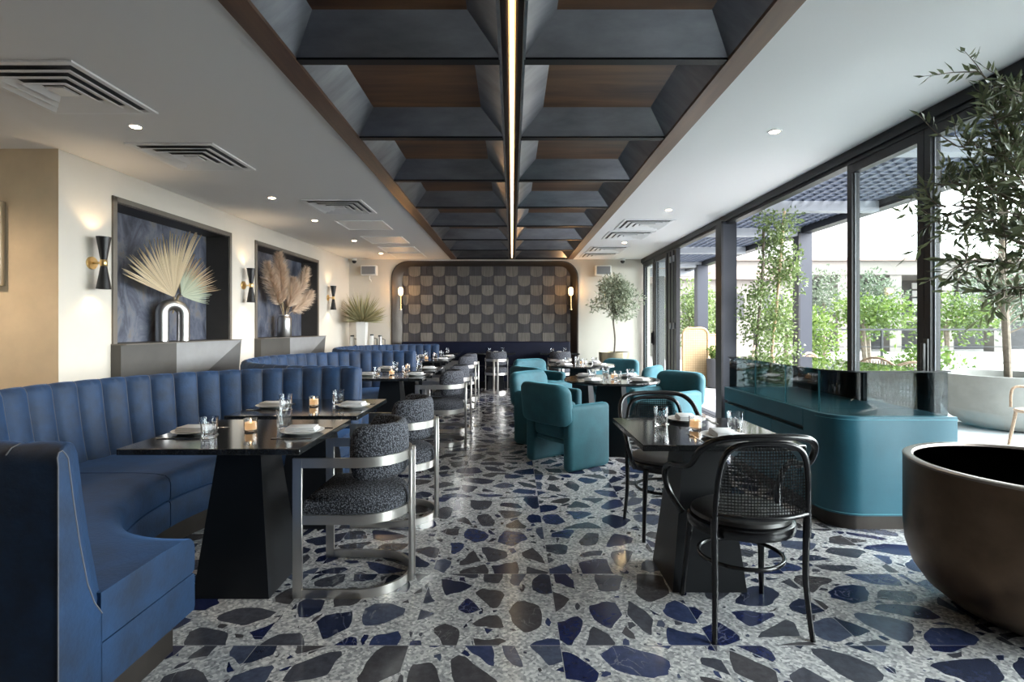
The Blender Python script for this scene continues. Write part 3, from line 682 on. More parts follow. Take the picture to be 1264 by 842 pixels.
# ------------------------------------------------------------------ tables
def make_table(label, loc, w=0.80, d=0.73):
    t = thing('pedestal_table', label, 'table', loc, 0, 'black stone tables on tapered pedestals')
    MB().rbox(-w / 2, w / 2, -d / 2, d / 2, 0.722, 0.75, 0.003, 1).build('tabletop', 'granite', t)
    MB().box(-0.2, 0.2, -0.2, 0.2, 0.714, 0.7215).build('mounting_plate', 'black_base', t)
    MB().frustum(0.36, 0.36, 0.20, 0.20, 0.0, 0.714).build('pedestal', 'black_base', t, smooth=0)
    return t
TB = {}
TDESC = {}
def tb(key, desc, label, loc, src=None, **k):
    TDESC[key] = desc; TB[key] = loc
    return make_table(label, loc, **k) if src is None else dup(src, label, loc)
tA = tb('A1', 'the front table of the nearest blue booth', 'rectangular black table at the front of the nearest blue booth', (-1.325, 2.64, 0))
tb('A2', 'the rear table of the nearest blue booth', 'rectangular black table at the rear of the nearest blue booth', (-1.325, 3.49, 0), tA)
tb('B1', 'the front table of the middle blue booth', 'rectangular black table at the front of the middle blue booth', (-1.325, 5.76, 0), tA)
tb('B2', 'the rear table of the middle blue booth', 'rectangular black table at the rear of the middle blue booth', (-1.325, 6.64, 0), tA)
tb('C1', 'the front table of the farthest blue booth', 'rectangular black table at the front of the farthest blue booth', (-1.40, 8.56, 0), tA)
tb('C2', 'the rear table of the farthest blue booth', 'rectangular black table at the rear of the farthest blue booth', (-1.40, 9.44, 0), tA)
tb('D', 'the square table between the two cane chairs', 'square black table between the two black cane armchairs', (0.955, 2.70, 0), w=0.735, d=0.71)
tb('W1', 'the back wall table behind the farthest booth', 'small black table against the back banquette, beside the farthest booth', (-1.50, 10.93, 0), tA)
tb('W2', 'the back wall table in the middle', 'small black table at the middle of the back banquette', (-0.33, 10.93, 0), tA)
tb('W3', 'the back wall table nearest the potted olive', 'small black table on the back banquette nearest the potted olive tree', (0.97, 10.93, 0), tA)
def round_table(label, loc):
    t = thing('round_table', label, 'table', loc, 0, 'round black tables between the teal armchairs')
    MB().lathe([(0.47, 0.722), (0.485, 0.728), (0.487, 0.738), (0.48, 0.75), (0.0, 0.75)], 64).build('tabletop', 'granite', t)
    MB().lathe([(0.2, 0.714), (0.2, 0.7215)], 32).build('mounting_plate', 'black_base', t)
    MB().frustum(0.36, 0.36, 0.24, 0.24, 0.0, 0.714, 0, Matrix.Rotation(rad(-22), 4, 'Z')).build('pedestal', 'black_base', t, smooth=0)
    return t
TDESC['R1'] = 'the nearer round table'; TB['R1'] = (1.02, 5.36, 0)
TDESC['R2'] = 'the farther round table'; TB['R2'] = (0.975, 7.42, 0)
r1 = round_table('nearer round black table, in front of the open doorway', TB['R1'])
dup(r1, 'farther round black table, toward the potted olive tree', TB['R2'])

# ------------------------------------------------------------------ brushed metal barrel chairs (front +Y)
def barrel(label, loc, rz):
    t = thing('barrel_chair', label, 'chair', loc, rz, 'brushed metal barrel chairs in charcoal boucle')
    w, fr = 0.222, 0.245
    def U(r, n=18): return [(r, fr)] + [(r * cos(-PI * k / n), r * sin(-PI * k / n)) for k in range(n + 1)] + [(-r, fr)]
    MB().bar(U(w), 0.616, 0.662, 0.014).build('arm_rail', 'nickel', t, smooth=30)
    MB().bar(U(w - 0.0005), 0.348, 0.392, 0.013).build('seat_rail', 'nickel', t, smooth=30)
    MB().bar(U(w), 0.0, 0.042, 0.014).build('base_rail', 'nickel', t, smooth=30)
    for s in (-1, 1):
        MB().rbox(s * w - 0.0075, s * w + 0.0075, fr, fr + 0.045, 0, 0.662, 0.0015, 1).build('leg', 'nickel', t)
    for s in (-1, 1):
        a = rad(-90 + s * 9); T = Matrix.Translation((w * cos(a), w * sin(a), 0)) @ Matrix.Rotation(a, 4, 'Z')
        MB().rbox(0.006, 0.022, -0.018, 0.018, 0.0, 0.662, 0.002, 1, 0, T).build('rear_post', 'nickel', t)
    out = U(w - 0.008, 22); cy = 0.05
    # straight front edge points
    out = out + [(-(w - 0.008) + (2 * (w - 0.008)) * k / 6, fr) for k in range(1, 6)]
    rings = []
    for sc, z in ((0.97, 0.362), (0.985, 0.372), (1.0, 0.40), (1.0, 0.425), (0.985, 0.447), (0.94, 0.466), (0.85, 0.479), (0.65, 0.489), (0.35, 0.495), (0.02, 0.497)):
        rings.append([(x * sc, cy + (y - cy) * sc, z) for x, y in out])
    MB().loops(rings).build('seat', 'boucle', t, smooth=60)
    # padded half-round backrest
    rings = []; n = 26; a0, a1 = rad(12), rad(-192)
    for i in range(n + 1):
        f = i / n; a = a0 + (a1 - a0) * f; e = min(f, 1 - f) * n
        s = 1.0 if e >= 3 else math.sqrt(max(0.0, 1 - (1 - e / 3) ** 2)) * 0.97 + 0.03
        rc = w - 0.047; hz = 0.135 * (0.45 + 0.55 * s); ht = 0.036 * s
        rings.append([((rc + ht * math.copysign(abs(cos(b)) ** 0.7, cos(b))) * cos(a), (rc + ht * math.copysign(abs(cos(b)) ** 0.7, cos(b))) * sin(a), 0.672 + hz * math.copysign(abs(sin(b)) ** 0.6, sin(b))) for b in [2 * PI * k / 16 for k in range(16)]])
    MB().loops(rings).build('backrest', 'boucle', t, smooth=70)
    return t
BX = -0.745
c0 = barrel('metal barrel chair nearest the camera, at the front booth table', (BX, 2.69, 0), PI / 2)
dup(c0, 'second metal barrel chair, at the rear table of the nearest booth', (BX, 3.56, 0), PI / 2)
dup(c0, 'metal barrel chair at the front table of the middle booth', (BX, 5.80, 0), PI / 2)
dup(c0, 'metal barrel chair at the rear table of the middle booth', (BX, 6.55, 0), PI / 2)
dup(c0, 'metal barrel chair at the front table of the farthest booth', (BX - 0.09, 8.62, 0), PI / 2)
dup(c0, 'metal barrel chair at the rear table of the farthest booth', (BX - 0.09, 9.42, 0), PI / 2)
dup(c0, 'metal barrel chair seen from behind, facing the middle of the back wall', (-0.31, 10.30, 0), 0)
dup(c0, 'metal barrel chair seen from behind, facing the back wall near the potted olive', (0.95, 10.30, 0), 0)

# ------------------------------------------------------------------ black bentwood chairs with cane backs (front +Y)
def cane_chair(label, loc, rz):
    t = thing('bentwood_armchair', label, 'chair', loc, rz, 'black bentwood armchairs with cane backs')
    def mir(p): return [(-x, y, z) for x, y, z in p]
    half = [(0.225, 0.10, 0.425), (0.262, 0.165, 0.50), (0.285, 0.165, 0.59), (0.284, 0.10, 0.648), (0.272, 0.0, 0.668), (0.258, -0.09, 0.70), (0.240, -0.16, 0.775), (0.19, -0.205, 0.822), (0.10, -0.222, 0.836)]
    MB().tube(spline(half + [(0, -0.227, 0.838)] + mir(half)[::-1], 5), 0.0145, 10).build('bow_arm', 'black_wood', t, smooth=60)
    lp = [(0.195, -0.185, 0.42), (0.192, -0.190, 0.55), (0.183, -0.203, 0.68), (0.160, -0.212, 0.765), (0.105, -0.218, 0.803)]
    MB().tube(spline(lp + [(0, -0.221, 0.810)] + mir(lp)[::-1], 5), 0.0125, 10).build('back_frame', 'black_wood', t, smooth=60)
    MB().tube(spline([(0.190, -0.19, 0.515), (0.1, -0.222, 0.512), (0, -0.232, 0.51), (-0.1, -0.222, 0.512), (-0.190, -0.19, 0.515)], 5), 0.011, 8).build('back_rail', 'black_wood', t, smooth=60)
    def yb(x, z): return -0.228 + 0.9 * x * x + (0.018 if z < 0.6 else 0.018 - (z - 0.6) * 0.05) * 0
    def ztop(x): return 0.52 + 0.28 * max(0.0, 1 - (abs(x) / 0.187) ** 3.2) ** 0.5 if abs(x) < 0.187 else 0.52
    cn = MB(); st = 0.0125
    k = -14
    for k in range(-14, 15):
        x = k * st; zt = ztop(x)
        cn.tube([(x, yb(x, z) - 0.0012, z) for z in (0.512, (0.512 + zt) / 2, zt)], 0.0023, 4)
    for r in range(23):
        z = 0.522 + r * st
        xm = 0.186 * max(0.0, 1 - ((z - 0.52) / 0.28) ** 2) ** (1 / 3.2) if z > 0.52 else 0.186
        if xm < 0.03: continue
        cn.tube([(xm * q, yb(xm * q, z) + 0.0012, z) for q in (-1, -0.66, -0.33, 0, 0.33, 0.66, 1)], 0.0023, 4)
    cn.build('cane_panel', 'black_wood', t, smooth=0)
    S = Matrix.Diagonal((1.0, 0.94, 1, 1))
    MB().lathe([(0.205, 0.40), (0.222, 0.405), (0.228, 0.425), (0.224, 0.445), (0.212, 0.452), (0.19, 0.452)], 36, 0, S).build('seat_ring', 'black_wood', t)
    MB().lathe([(0.20, 0.448), (0.212, 0.458), (0.208, 0.472), (0.185, 0.484), (0.12, 0.491), (0.0, 0.493)], 36, 0, S).build('seat_pad', 'black_leather', t)
    for s in (-1, 1):
        MB().tube(spline([(s * 0.165, 0.14, 0.42), (s * 0.175, 0.155, 0.28), (s * 0.192, 0.185, 0.0)], 5), [0.019 - 0.008 * k / 10 for k in range(11)], 10).build('front_leg', 'black_wood', t, smooth=60)
        MB().tube(spline([(s * 0.194, -0.182, 0.50), (s * 0.192, -0.178, 0.40), (s * 0.190, -0.18, 0.22), (s * 0.203, -0.205, 0.0)], 5), [0.0165 - 0.006 * k / 15 for k in range(16)], 10).build('rear_leg', 'black_wood', t, smooth=60)
    MB().tube([(0.178 * cos(2 * PI * k / 32), 0.165 * sin(2 * PI * k / 32), 0.275) for k in range(32)], 0.0095, 8, closed=True).build('ring_stretcher', 'black_wood', t, smooth=60)
    return t
k0 = cane_chair('nearest black cane back armchair, its back turned to the camera', (1.015, 2.325, 0), rad(2))
dup(k0, 'black cane back armchair on the far side of the square table, facing the camera', (0.965, 3.30, 0), PI + rad(3))

# ------------------------------------------------------------------ teal armchairs (front +Y)
def armchair(label, loc, rz):
    t = thing('upholstered_armchair', label, 'armchair', loc, rz, 'teal velvet tub armchairs')
    for s in (-1, 1):
        MB().rbox(min(s * 0.205, s * 0.315), max(s * 0.205, s * 0.315), -0.25, 0.27, 0.0, 0.585, 0.045, 4).build('side_panel', 'teal', t)
    MB().rbox(-0.204, 0.204, -0.24, 0.265, 0.27, 0.455, 0.055, 4).build('seat', 'teal', t)
    MB().rbox(-0.203, 0.203, -0.20, 0.20, 0.225, 0.268, 0.01, 1).build('seat_base', 'teal', t)
    rings = []; n = 32
    for i in range(n + 1):
        f = -1 + 2 * i / n; x = 0.318 * f; e = abs(f)
        zt = 0.775 - 0.075 * e ** 8; zb = 0.40 + 0.06 * e ** 12; th = 0.068 * max(0.02, 1 - e ** 12) ** 0.5
        yc = -0.275 + 0.40 * x * x
        zc, hz = (zt + zb) / 2, (zt - zb) / 2
        rg = []
        for k in range(20):
            b = 2 * PI * k / 20; cc, ss = cos(b), sin(b)
            z = zc + hz * math.copysign(abs(ss) ** 0.36, ss)
            rg.append((x, yc + th * math.copysign(abs(cc) ** 0.6, cc) - 0.10 * (z - 0.42) * (1 if z > 0.42 else 0), z))
        rings.append(rg)
    MB().loops(rings).build('backrest', 'teal', t, smooth=70)
    return t
def face(p, q): return math.atan2(q[1] - p[1], q[0] - p[0]) - PI / 2
AC = [((0.515, 4.955), 'R1', 'nearest teal velvet armchair, its back and right side toward the camera'),
      ((0.40, 5.86), 'R1', 'teal armchair directly behind the nearest teal armchair, at the nearer round table'),
      ((1.72, 5.86), 'R1', 'teal armchair at the nearer round table, beside the open doorway'),
      ((0.40, 6.95), 'R2', 'teal armchair on the aisle, front side of the farther round table'),
      ((0.44, 8.15), 'R2', 'teal armchair on the aisle, rear side of the farther round table'),
      ((1.62, 7.02), 'R2', 'teal armchair on the doorway side of the farther round table, front one'),
      ((1.58, 8.18), 'R2', 'teal armchair farthest back, before the potted olive tree')]
a0 = None
for (x, y), tk, lab in AC:
    rz = face((x, y), TB[tk])
    if a0 is None: a0 = armchair(lab, (x, y, 0), math.atan2(0.606, 0.796) - PI / 2)
    else: dup(a0, lab, (x, y, 0), rz)

# ------------------------------------------------------------------ display counter
t = thing('display_counter', 'teal leather counter with a smoked glass case on top beside the glass wall', 'counter', (2.0, 3.26, 0))
W, D, r = 0.78, 1.66, 0.19
def rc(inset, y1, r=r, x1=W):
    p = [(r - (r - inset) * cos(PI / 2 * k / 12), r - (r - inset) * sin(PI / 2 * k / 12)) for k in range(13)]
    return p + [(x1 - inset, inset), (x1 - inset, y1), (inset, y1)]
cpn = MB().prism(rc(0.0, 0.33), 0.10, 0.72).build('corner_panel', 'teal_leather', t, smooth=30)
MB().box(0.03, W, 0.332, D, 0.10, 0.705).build('carcass', 'black_base', t, smooth=0)
MB().rbox(0.0, 0.04, 0.334, D, 0.60, 0.72, 0.004, 1).box(0.04, W, 0.334, D, 0.706, 0.72).build('top_fascia', 'teal_leather', t)
for k in range(3):
    y0 = 0.334 + k * 0.442
    MB().rbox(0.002, 0.028, y0, y0 + 0.439, 0.11, 0.575, 0.004, 1).build('door', 'teal_leather', t)
MB().prism(rc(0.05, D - 0.02), 0.0, 0.10).build('plinth', 'bronze_dark', t, smooth=30)
MB().box(0.05, W - 0.05, D, D + 0.004, 0.1, 0.72).build('end_panel', 'teal_leather', t, smooth=0)
for z in (0.112, 0.700): MB().tube([(p[0], p[1], z) for p in rc(-0.0012, 0.325)[:14]] , 0.0018, 4).build('stitching', 'teal_stitch', cpn)
z0, z1 = 0.722, 1.005; gi = 0.035; g = 0.01
pth = rc(gi, 0.44, r + 0.01)
fr_ = [p for p in pth[:14]]
MB().bar([(x, y) for x, y in fr_], z0, z1 - 0.008, 0.008).build('glass_front', 'smoked', t, smooth=30)
for k, (a, b) in enumerate(((0.21, 0.62), (0.625, 1.10), (1.105, D - 0.04))):
    MB().box(gi - 0.004, gi + 0.004, a, b, z0, z1 - 0.008).build('glass_side', 'smoked', t, smooth=0)
MB().box(W - gi - 0.004, W - gi + 0.004, gi, D - 0.04, z0, z1 - 0.008).build('glass_rear', 'smoked', t, smooth=0)
MB().box(gi, W - gi, D - 0.045, D - 0.037, z0, z1 - 0.008).build('glass_end', 'smoked', t, smooth=0)
MB().prism(rc(gi - 0.008, D - 0.03, r + 0.01), z1 - 0.006, z1).build('glass_top', 'clear_top', t, smooth=0)
MB().bar(rc(gi - 0.011, D - 0.03, r + 0.01)[::-1] , z1 - 0.009, z1 + 0.0005, 0.006).build('glass_edge', 'frame', t, smooth=30)
for yy in (0.2, 0.6225, 1.1025): MB().box(gi - 0.0055, gi + 0.0055, yy, yy + 0.003, z0, z1 - 0.008).build('glass_joint', 'teal_stitch', t, smooth=0)
MB().box(W - 0.12, W - 0.09, 0.70, D - 0.06, z0, z1 - 0.03).build('back_board', 'black_base', t, smooth=0)

# ------------------------------------------------------------------ place settings
def place_on(key, x, y): return (x, y, 0.7502)
def mk_plate():
    return MB().lathe([(0.0, 0.003), (0.062, 0.003), (0.066, 0.0), (0.070, 0.002), (0.102, 0.014), (0.105, 0.0165), (0.102, 0.0175), (0.070, 0.007), (0.0, 0.0065)], 36).build('dinner_plate', 'china')
def mk_napkin():
    b = MB()
    for k, (w, d) in enumerate(((0.150, 0.10), (0.147, 0.097), (0.143, 0.094))):
        b.rbox(-w / 2 + 0.002 * k, w / 2, -d / 2, d / 2, 0.0095 + 0.0085 * k, 0.018 + 0.0085 * k, 0.0038, 2)
    return b.build('folded_napkin', 'napkin')
def mk_tumbler():
    b = MB(); n = 20; rings = []
    def ring(r, z, fl=0.0): return [((r * (1 + fl * (1 if k % 2 else -1))) * cos(2 * PI * k / n), (r * (1 + fl * (1 if k % 2 else -1))) * sin(2 * PI * k / n), z) for k in range(n)]
    outp = [(0.030, 0.0, 0), (0.033, 0.004, .03), (0.035, 0.03, .035), (0.037, 0.062, .03), (0.039, 0.075, 0), (0.0405, 0.098, 0)]
    inp = [(0.0375, 0.098, 0), (0.036, 0.075, 0), (0.031, 0.03, .03), (0.027, 0.014, 0), (0.002, 0.012, 0)]
    b.loops([ring(*q) for q in outp + inp])
    return b.build('water_glass', 'tumbler', smooth=25)
def mk_votive():
    t = thing('votive_candle', '', 'candle')
    MB().lathe([(0.0, 0.0), (0.026, 0.0), (0.031, 0.004), (0.0335, 0.066), (0.0315, 0.066), (0.0295, 0.048), (0.0295, 0.010), (0.0, 0.010)], 20).build('glass_cup', 'tumbler', t)
    wx = MB().lathe([(0.0, 0.012), (0.0285, 0.012), (0.0285, 0.046), (0.0, 0.047)], 16).build('wax', 'candle', t)
    MB().lathe([(0.0, 0.047), (0.005, 0.053), (0.0, 0.066)], 8).build('flame', 'bulb', wx)
    return t
def mk_fork():
    b = MB().rbox(-0.004, 0.004, -0.095, 0.03, 0.0005, 0.0028, 0.0008, 1).rbox(-0.011, 0.011, 0.030, 0.052, 0.001, 0.003, 0.0008, 1)
    for k in range(4): b.rbox(-0.011 + k * 0.0063, -0.0077 + k * 0.0063, 0.052, 0.095, 0.001, 0.003, 0.0006, 1)
    return b.build('fork', 'cutlery')
def mk_knife():
    return MB().rbox(-0.0055, 0.0055, -0.105, -0.01, 0.0005, 0.0045, 0.0015, 1).prism([(-0.008, -0.01), (0.008, -0.01), (0.010, 0.06), (0.004, 0.105), (-0.008, 0.10)], 0.001, 0.0026).build('knife', 'cutlery')
PROTO = {}
CNT = {}
def put(kind, label, x, y, z, rz, cat, group):
    mk = {'plate': mk_plate, 'napkin': mk_napkin, 'glass': mk_tumbler, 'candle': mk_votive, 'fork': mk_fork, 'knife': mk_knife}[kind]
    if kind not in PROTO:
        o = mk(); PROTO[kind] = o
        tag(o, label, cat, group); o.location = (x, y, z); o.rotation_euler = (0, 0, rz)
        return o
    return dup(PROTO[kind], label, (x, y, z), rz, group)
def setting(key, x, y, side, ang, cutlery=True, glass=None, gl=''):
    """ang: direction the diner faces; side: words for the place"""
    d = TDESC[key]
    jit = RND.uniform(-0.12, 0.12)
    put('plate', 'white plate %s of %s' % (side, d), x, y, 0.7502, 0, 'plate', 'white dinner plates')
    put('napkin', 'folded napkin %s of %s' % (side, d), x, y, 0.7502, ang + jit, 'napkin', 'folded grey napkins')
    ux, uy = cos(ang), sin(ang); sx, sy = -sin(ang), cos(ang)
    if cutlery:
        put('fork', 'steel fork %s of %s' % (side, d), x + sx * 0.135, y + sy * 0.135, 0.7502, ang - PI / 2, 'fork', 'steel forks')
        put('knife', 'steel knife %s of %s' % (side, d), x - sx * 0.135, y - sy * 0.135, 0.7502, ang - PI / 2, 'knife', 'steel knives')
    if glass: put('glass', 'tumbler %s of %s' % (side, d), glass[0], glass[1], 0.7502, RND.random(), 'glass', 'clear water tumblers')
def candle(key, x, y): put('candle', 'lit votive candle in a glass cup on %s' % TDESC[key], x, y, 0.7502, 0, 'candle', 'votive candles')
for key in ('A1', 'A2', 'B1', 'B2', 'C1', 'C2'):
    cx, cy, _ = TB[key]; near = key[0] == 'A'
    setting(key, cx - 0.265, cy - 0.02, 'on the banquette side', 0.0, near, (cx - 0.13, cy - 0.13))
    setting(key, cx + 0.275, cy - 0.02, 'on the barrel chair side', PI, near, (cx + 0.13, cy + 0.10))
    candle(key, cx - 0.005, cy + 0.02)
cx, cy, _ = TB['D']
setting('D', cx + 0.06, cy - 0.19, 'on the near side', PI / 2, True, (cx + 0.185, cy - 0.03))
setting('D', cx + 0.03, cy + 0.255, 'on the far side', -PI / 2, True, (cx - 0.145, cy + 0.14))
candle('D', cx, cy + 0.02)
for key in ('W1', 'W2', 'W3'):
    cx, cy, _ = TB[key]
    setting(key, cx, cy - 0.2, 'on the chair side', PI / 2, False, (cx - 0.14, cy - 0.08))
    put('glass', 'tumbler on the banquette side of %s' % TDESC[key], cx + 0.14, cy + 0.08, 0.7502, 0.3, 'glass', 'clear water tumblers')
SD = ['on the near aisle side', 'on the far aisle side', 'on the far window side', 'on the near window side']
for key in ('R1', 'R2'):
    cx, cy, _ = TB[key]
    for k, a in enumerate((225, 135, 45, 315)):
        a = rad(a)
        setting(key, cx + 0.33 * cos(a), cy + 0.33 * sin(a), SD[k], a + PI, False, (cx + 0.2 * cos(a + 0.9), cy + 0.2 * sin(a + 0.9)))
    candle(key, cx + 0.02, cy - 0.03)
# ------------------------------------------------------------------ left wall fittings
def lw(x, u, z): return tuple(LW @ Vector((x, u, z)))
LROT = -math.atan(0.0293)
def sconce(label, u):
    t = thing('wall_sconce', label, 'wall lamp', lw(0, u, 1.86), LROT, 'black and brass double cone sconces')
    RX = Matrix.Rotation(PI / 2, 4, 'Y')
    MB().lathe([(0.0, 0.0), (0.058, 0.0), (0.058, 0.014), (0.054, 0.018), (0.0, 0.018)], 28, 0, RX).build('backplate', 'brass', t)
    MB().tube([(0.016, 0, 0), (0.10, 0, 0)], 0.009, 10).build('arm', 'brass', t)
    T = Matrix.Translation((0.115, 0, 0))
    MB().lathe([(0.027, -0.028), (0.0285, -0.026), (0.0285, 0.026), (0.027, 0.028)], 24, 0, T).build('band', 'brass', t)
    for s in (1, -1):
        sh = MB().lathe([(0.025, s * 0.028), (0.058, s * 0.235), (0.055, s * 0.235), (0.023, s * 0.04)], 28, 0, T).build('shade', 'black_shade', t)
        MB().lathe([(0.0, s * 0.17), (0.018, s * 0.176), (0.02, s * 0.19), (0.012, s * 0.205), (0.0, s * 0.21)], 14, 0, T).build('bulb', 'bulb', sh)
        spot_lamp('lamp', (0.115, 0, s * 0.215), 2.2, (0, 0, s), 2.0, t, (1, 0.72, 0.42), 0.6, 0.03)
    return t
sconce('black and brass double cone sconce beside the tan wall corner', 0.33)
sconce('black and brass double cone sconce on the wall between the two niches', 2.85)
sconce('black and brass double cone sconce past the second niche, toward the back wall', 5.92)
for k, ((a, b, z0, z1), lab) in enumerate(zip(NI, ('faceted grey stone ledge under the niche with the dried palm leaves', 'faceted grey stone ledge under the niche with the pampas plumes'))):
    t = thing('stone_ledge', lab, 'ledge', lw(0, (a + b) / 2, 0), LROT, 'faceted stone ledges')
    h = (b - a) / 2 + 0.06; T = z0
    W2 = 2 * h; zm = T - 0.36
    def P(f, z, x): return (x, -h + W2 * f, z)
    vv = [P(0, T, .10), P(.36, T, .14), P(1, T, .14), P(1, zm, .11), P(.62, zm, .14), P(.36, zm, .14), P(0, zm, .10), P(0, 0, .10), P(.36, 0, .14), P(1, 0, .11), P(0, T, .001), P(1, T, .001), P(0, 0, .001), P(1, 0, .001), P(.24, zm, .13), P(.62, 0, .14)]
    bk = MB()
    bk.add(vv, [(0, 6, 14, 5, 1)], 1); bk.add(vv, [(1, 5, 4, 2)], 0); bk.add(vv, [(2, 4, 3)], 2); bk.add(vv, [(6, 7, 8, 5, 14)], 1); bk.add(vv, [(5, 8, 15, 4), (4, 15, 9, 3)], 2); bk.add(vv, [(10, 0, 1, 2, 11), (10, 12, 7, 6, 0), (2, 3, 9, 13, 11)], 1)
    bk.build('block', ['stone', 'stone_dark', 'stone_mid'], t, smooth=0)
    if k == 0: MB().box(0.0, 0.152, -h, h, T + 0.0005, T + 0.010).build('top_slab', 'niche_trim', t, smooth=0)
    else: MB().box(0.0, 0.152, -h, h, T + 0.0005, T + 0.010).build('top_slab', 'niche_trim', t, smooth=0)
# arch vase with dried fan palms
pv = lw(-0.10, 1.56, 1.123)
t = thing('arch_vase', 'brushed silver arch shaped vase in the nearer niche', 'vase', pv, LROT - rad(40))
ap = [(0, -0.105, 0.0), (0, -0.105, 0.16), (0, -0.105, 0.30)] + [(0, -0.105 * cos(PI * k / 12), 0.31 + 0.105 * sin(PI * k / 12)) for k in range(0, 13)] + [(0, 0.105, 0.30), (0, 0.105, 0.16), (0, 0.105, 0.0)]
MB().tube(ap, 0.066, 22).build('body', 'silver', t, smooth=60)
MB().lathe([(0.03, 0.465), (0.034, 0.492), (0.028, 0.492), (0.024, 0.475)], 18).build('neck', 'silver', t)
def fan(name, label, base, hub, axis, face_, R, spread, n, m, parent=None, seed=1):
    r = random.Random(seed)
    t = thing(name, label, 'dried leaf', base, 0)
    hub = Vector(hub) - Vector(base); axis = Vector(axis).normalized(); face_ = Vector(face_).normalized()
    side = axis.cross(face_).normalized(); nrm = side.cross(axis)
    MB().tube([(0, 0, -0.18), tuple(hub * 0.6 + Vector((0.01, 0, 0))), tuple(hub)], [0.006, 0.006, 0.008], 7).build('stalk', 'stem', t)
    b = MB()
    for k in range(n):
        a = -spread + 2 * spread * k / (n - 1); da = spread / (n - 1)
        def P(ang, rr, off): return hub + (axis * cos(ang) + side * sin(ang)) * rr + nrm * (off + 0.09 * (rr / R) ** 2)
        Rk = R * (0.80 + 0.2 * cos(a * 0.8)) * r.uniform(0.90, 1.04)
        rs = (0.015, Rk * 0.45, Rk * 0.66, Rk * 0.86, Rk); wd = (da, da, da * 0.98, da * 0.50, da * 0.06)
        bend = r.uniform(-0.03, 0.03); vs = []
        for q, (rr, ww) in enumerate(zip(rs, wd)):
            aa = a + bend * (rr / Rk) ** 3
            pl = 0.012 * rr / R
            vs += [P(aa - ww, rr, 0), P(aa, rr, pl), P(aa + ww, rr, 0)]
        fs = []
        for q in range(len(rs) - 1):
            fs += [(3 * q, 3 * q + 3, 3 * q + 4, 3 * q + 1), (3 * q + 1, 3 * q + 4, 3 * q + 5, 3 * q + 2)]
        b.add(vs, fs)
    b.build('fan_blade', m, t, smooth=0)
    return t
vt = Vector(pv) + Vector((0, 0, 0.494))
fan('dried_palm_leaf', 'large cream dried fan palm leaf leaning toward the camera in the arch vase', vt, vt + Vector((0.05, -0.05, 0.0)), (0.07, -0.60, 0.80), (0.85, -0.5, 0.0), 0.78, 0.66, 32, 'palm_cream', seed=3)
fan('dried_palm_leaf', 'brownish dried fan palm leaf leaning to the back of the arch vase', vt, vt + Vector((0.02, 0.10, 0.05)), (0.05, 0.62, 0.78), (0.9, -0.4, 0.0), 0.50, 0.80, 28, 'palm_brown', seed=4)
fan('dried_palm_leaf', 'smaller pale sage fan palm leaf low at the front of the arch vase', vt, vt + Vector((0.10, 0.0, 0.02)), (0.10, 0.80, 0.50), (0.86, -0.5, 0.1), 0.33, 0.95, 26, 'palm_green', seed=5)
# steel vase with pampas
pv2 = lw(-0.08, 4.26, 1.123)
t = thing('cylinder_vase', 'brushed steel cylinder vase in the farther niche', 'vase', pv2, LROT)
MB().lathe([(0.105, 0.0), (0.11, 0.006), (0.11, 0.30), (0.098, 0.335), (0.085, 0.345), (0.085, 0.36), (0.078, 0.36), (0.078, 0.20)], 30).build('body', 'silver', t)
LWI = LW.inverted()
def plume(label, base, tip, w, seed):
    r = random.Random(seed)
    t = thing('pampas_plume', label, 'dried grass', base, 0, 'pampas plumes in the steel vase')
    d = Vector(tip) - Vector(base); Ln = d.length
    bend = d.cross(Vector((0, 0, 1))).cross(d).normalized() * -0.06 if d.xy.length > 0.05 else Vector((0.02, 0, 0))
    def axis(f): return d * f + bend * (4 * f * (1 - f))
    MB().tube([axis(f / 6) - (Vector((0, 0, 0.1)) if f == 0 else Vector()) for f in range(7)], [0.005, 0.005, 0.004, 0.004, 0.003, 0.002, 0.001], 6).build('stalk', 'stem', t)
    b = MB()
    for k in range(1500):
        f = 0.24 + 0.76 * r.random() ** 0.9; g = (f - 0.24) / 0.76
        p = axis(f); ax = (axis(min(1, f + 0.02)) - axis(f - 0.02)).normalized()
        o = rvec(r); o = (o - ax * o.dot(ax)).normalized()
        wl = w * (0.35 + 0.65 * sin(PI * min(1, 0.18 + g * 0.82)) ** 0.8) * r.uniform(0.5, 1.1)
        q = (o * 0.62 + ax * 0.78).normalized()
        q = (q + Vector((0, 0, -0.15))).normalized(); tip_ = LWI @ (Vector(base) + p + q * wl * 1.5)
        if tip_.x < -0.275 or (tip_.x < 0.02 and not 3.25 < tip_.y < 5.36): continue
        b.leaf(p, q, rvec(r), wl * 1.5, 0.0075)
    b.build('plume', 'pampas', t, smooth=0)
vb = Vector(pv2) + Vector((0, 0, 0.36)); off = lambda u, z, x=0.05: tuple(vb + Vector((x + 0.0293 * u, u, z)))
PL = [('pampas plume leaning farthest toward the camera', -0.62, 0.78, 0.02), ('tall pampas plume second toward the camera', -0.40, 0.96, 0.10), ('upright pampas plume at the middle of the steel vase', 0.02, 0.80, -0.05),
      ('tall pampas plume leaning to the back wall', 0.72, 0.85, 0.06), ('low pampas plume drooping to the back wall', 0.78, 0.42, 0.12), ('short pampas plume between the two tall ones', 0.28, 0.62, 0.02)]
for k, (lab, u, z, x) in enumerate(PL): plume(lab, tuple(vb), off(u, z, x), 0.15, 30 + k)
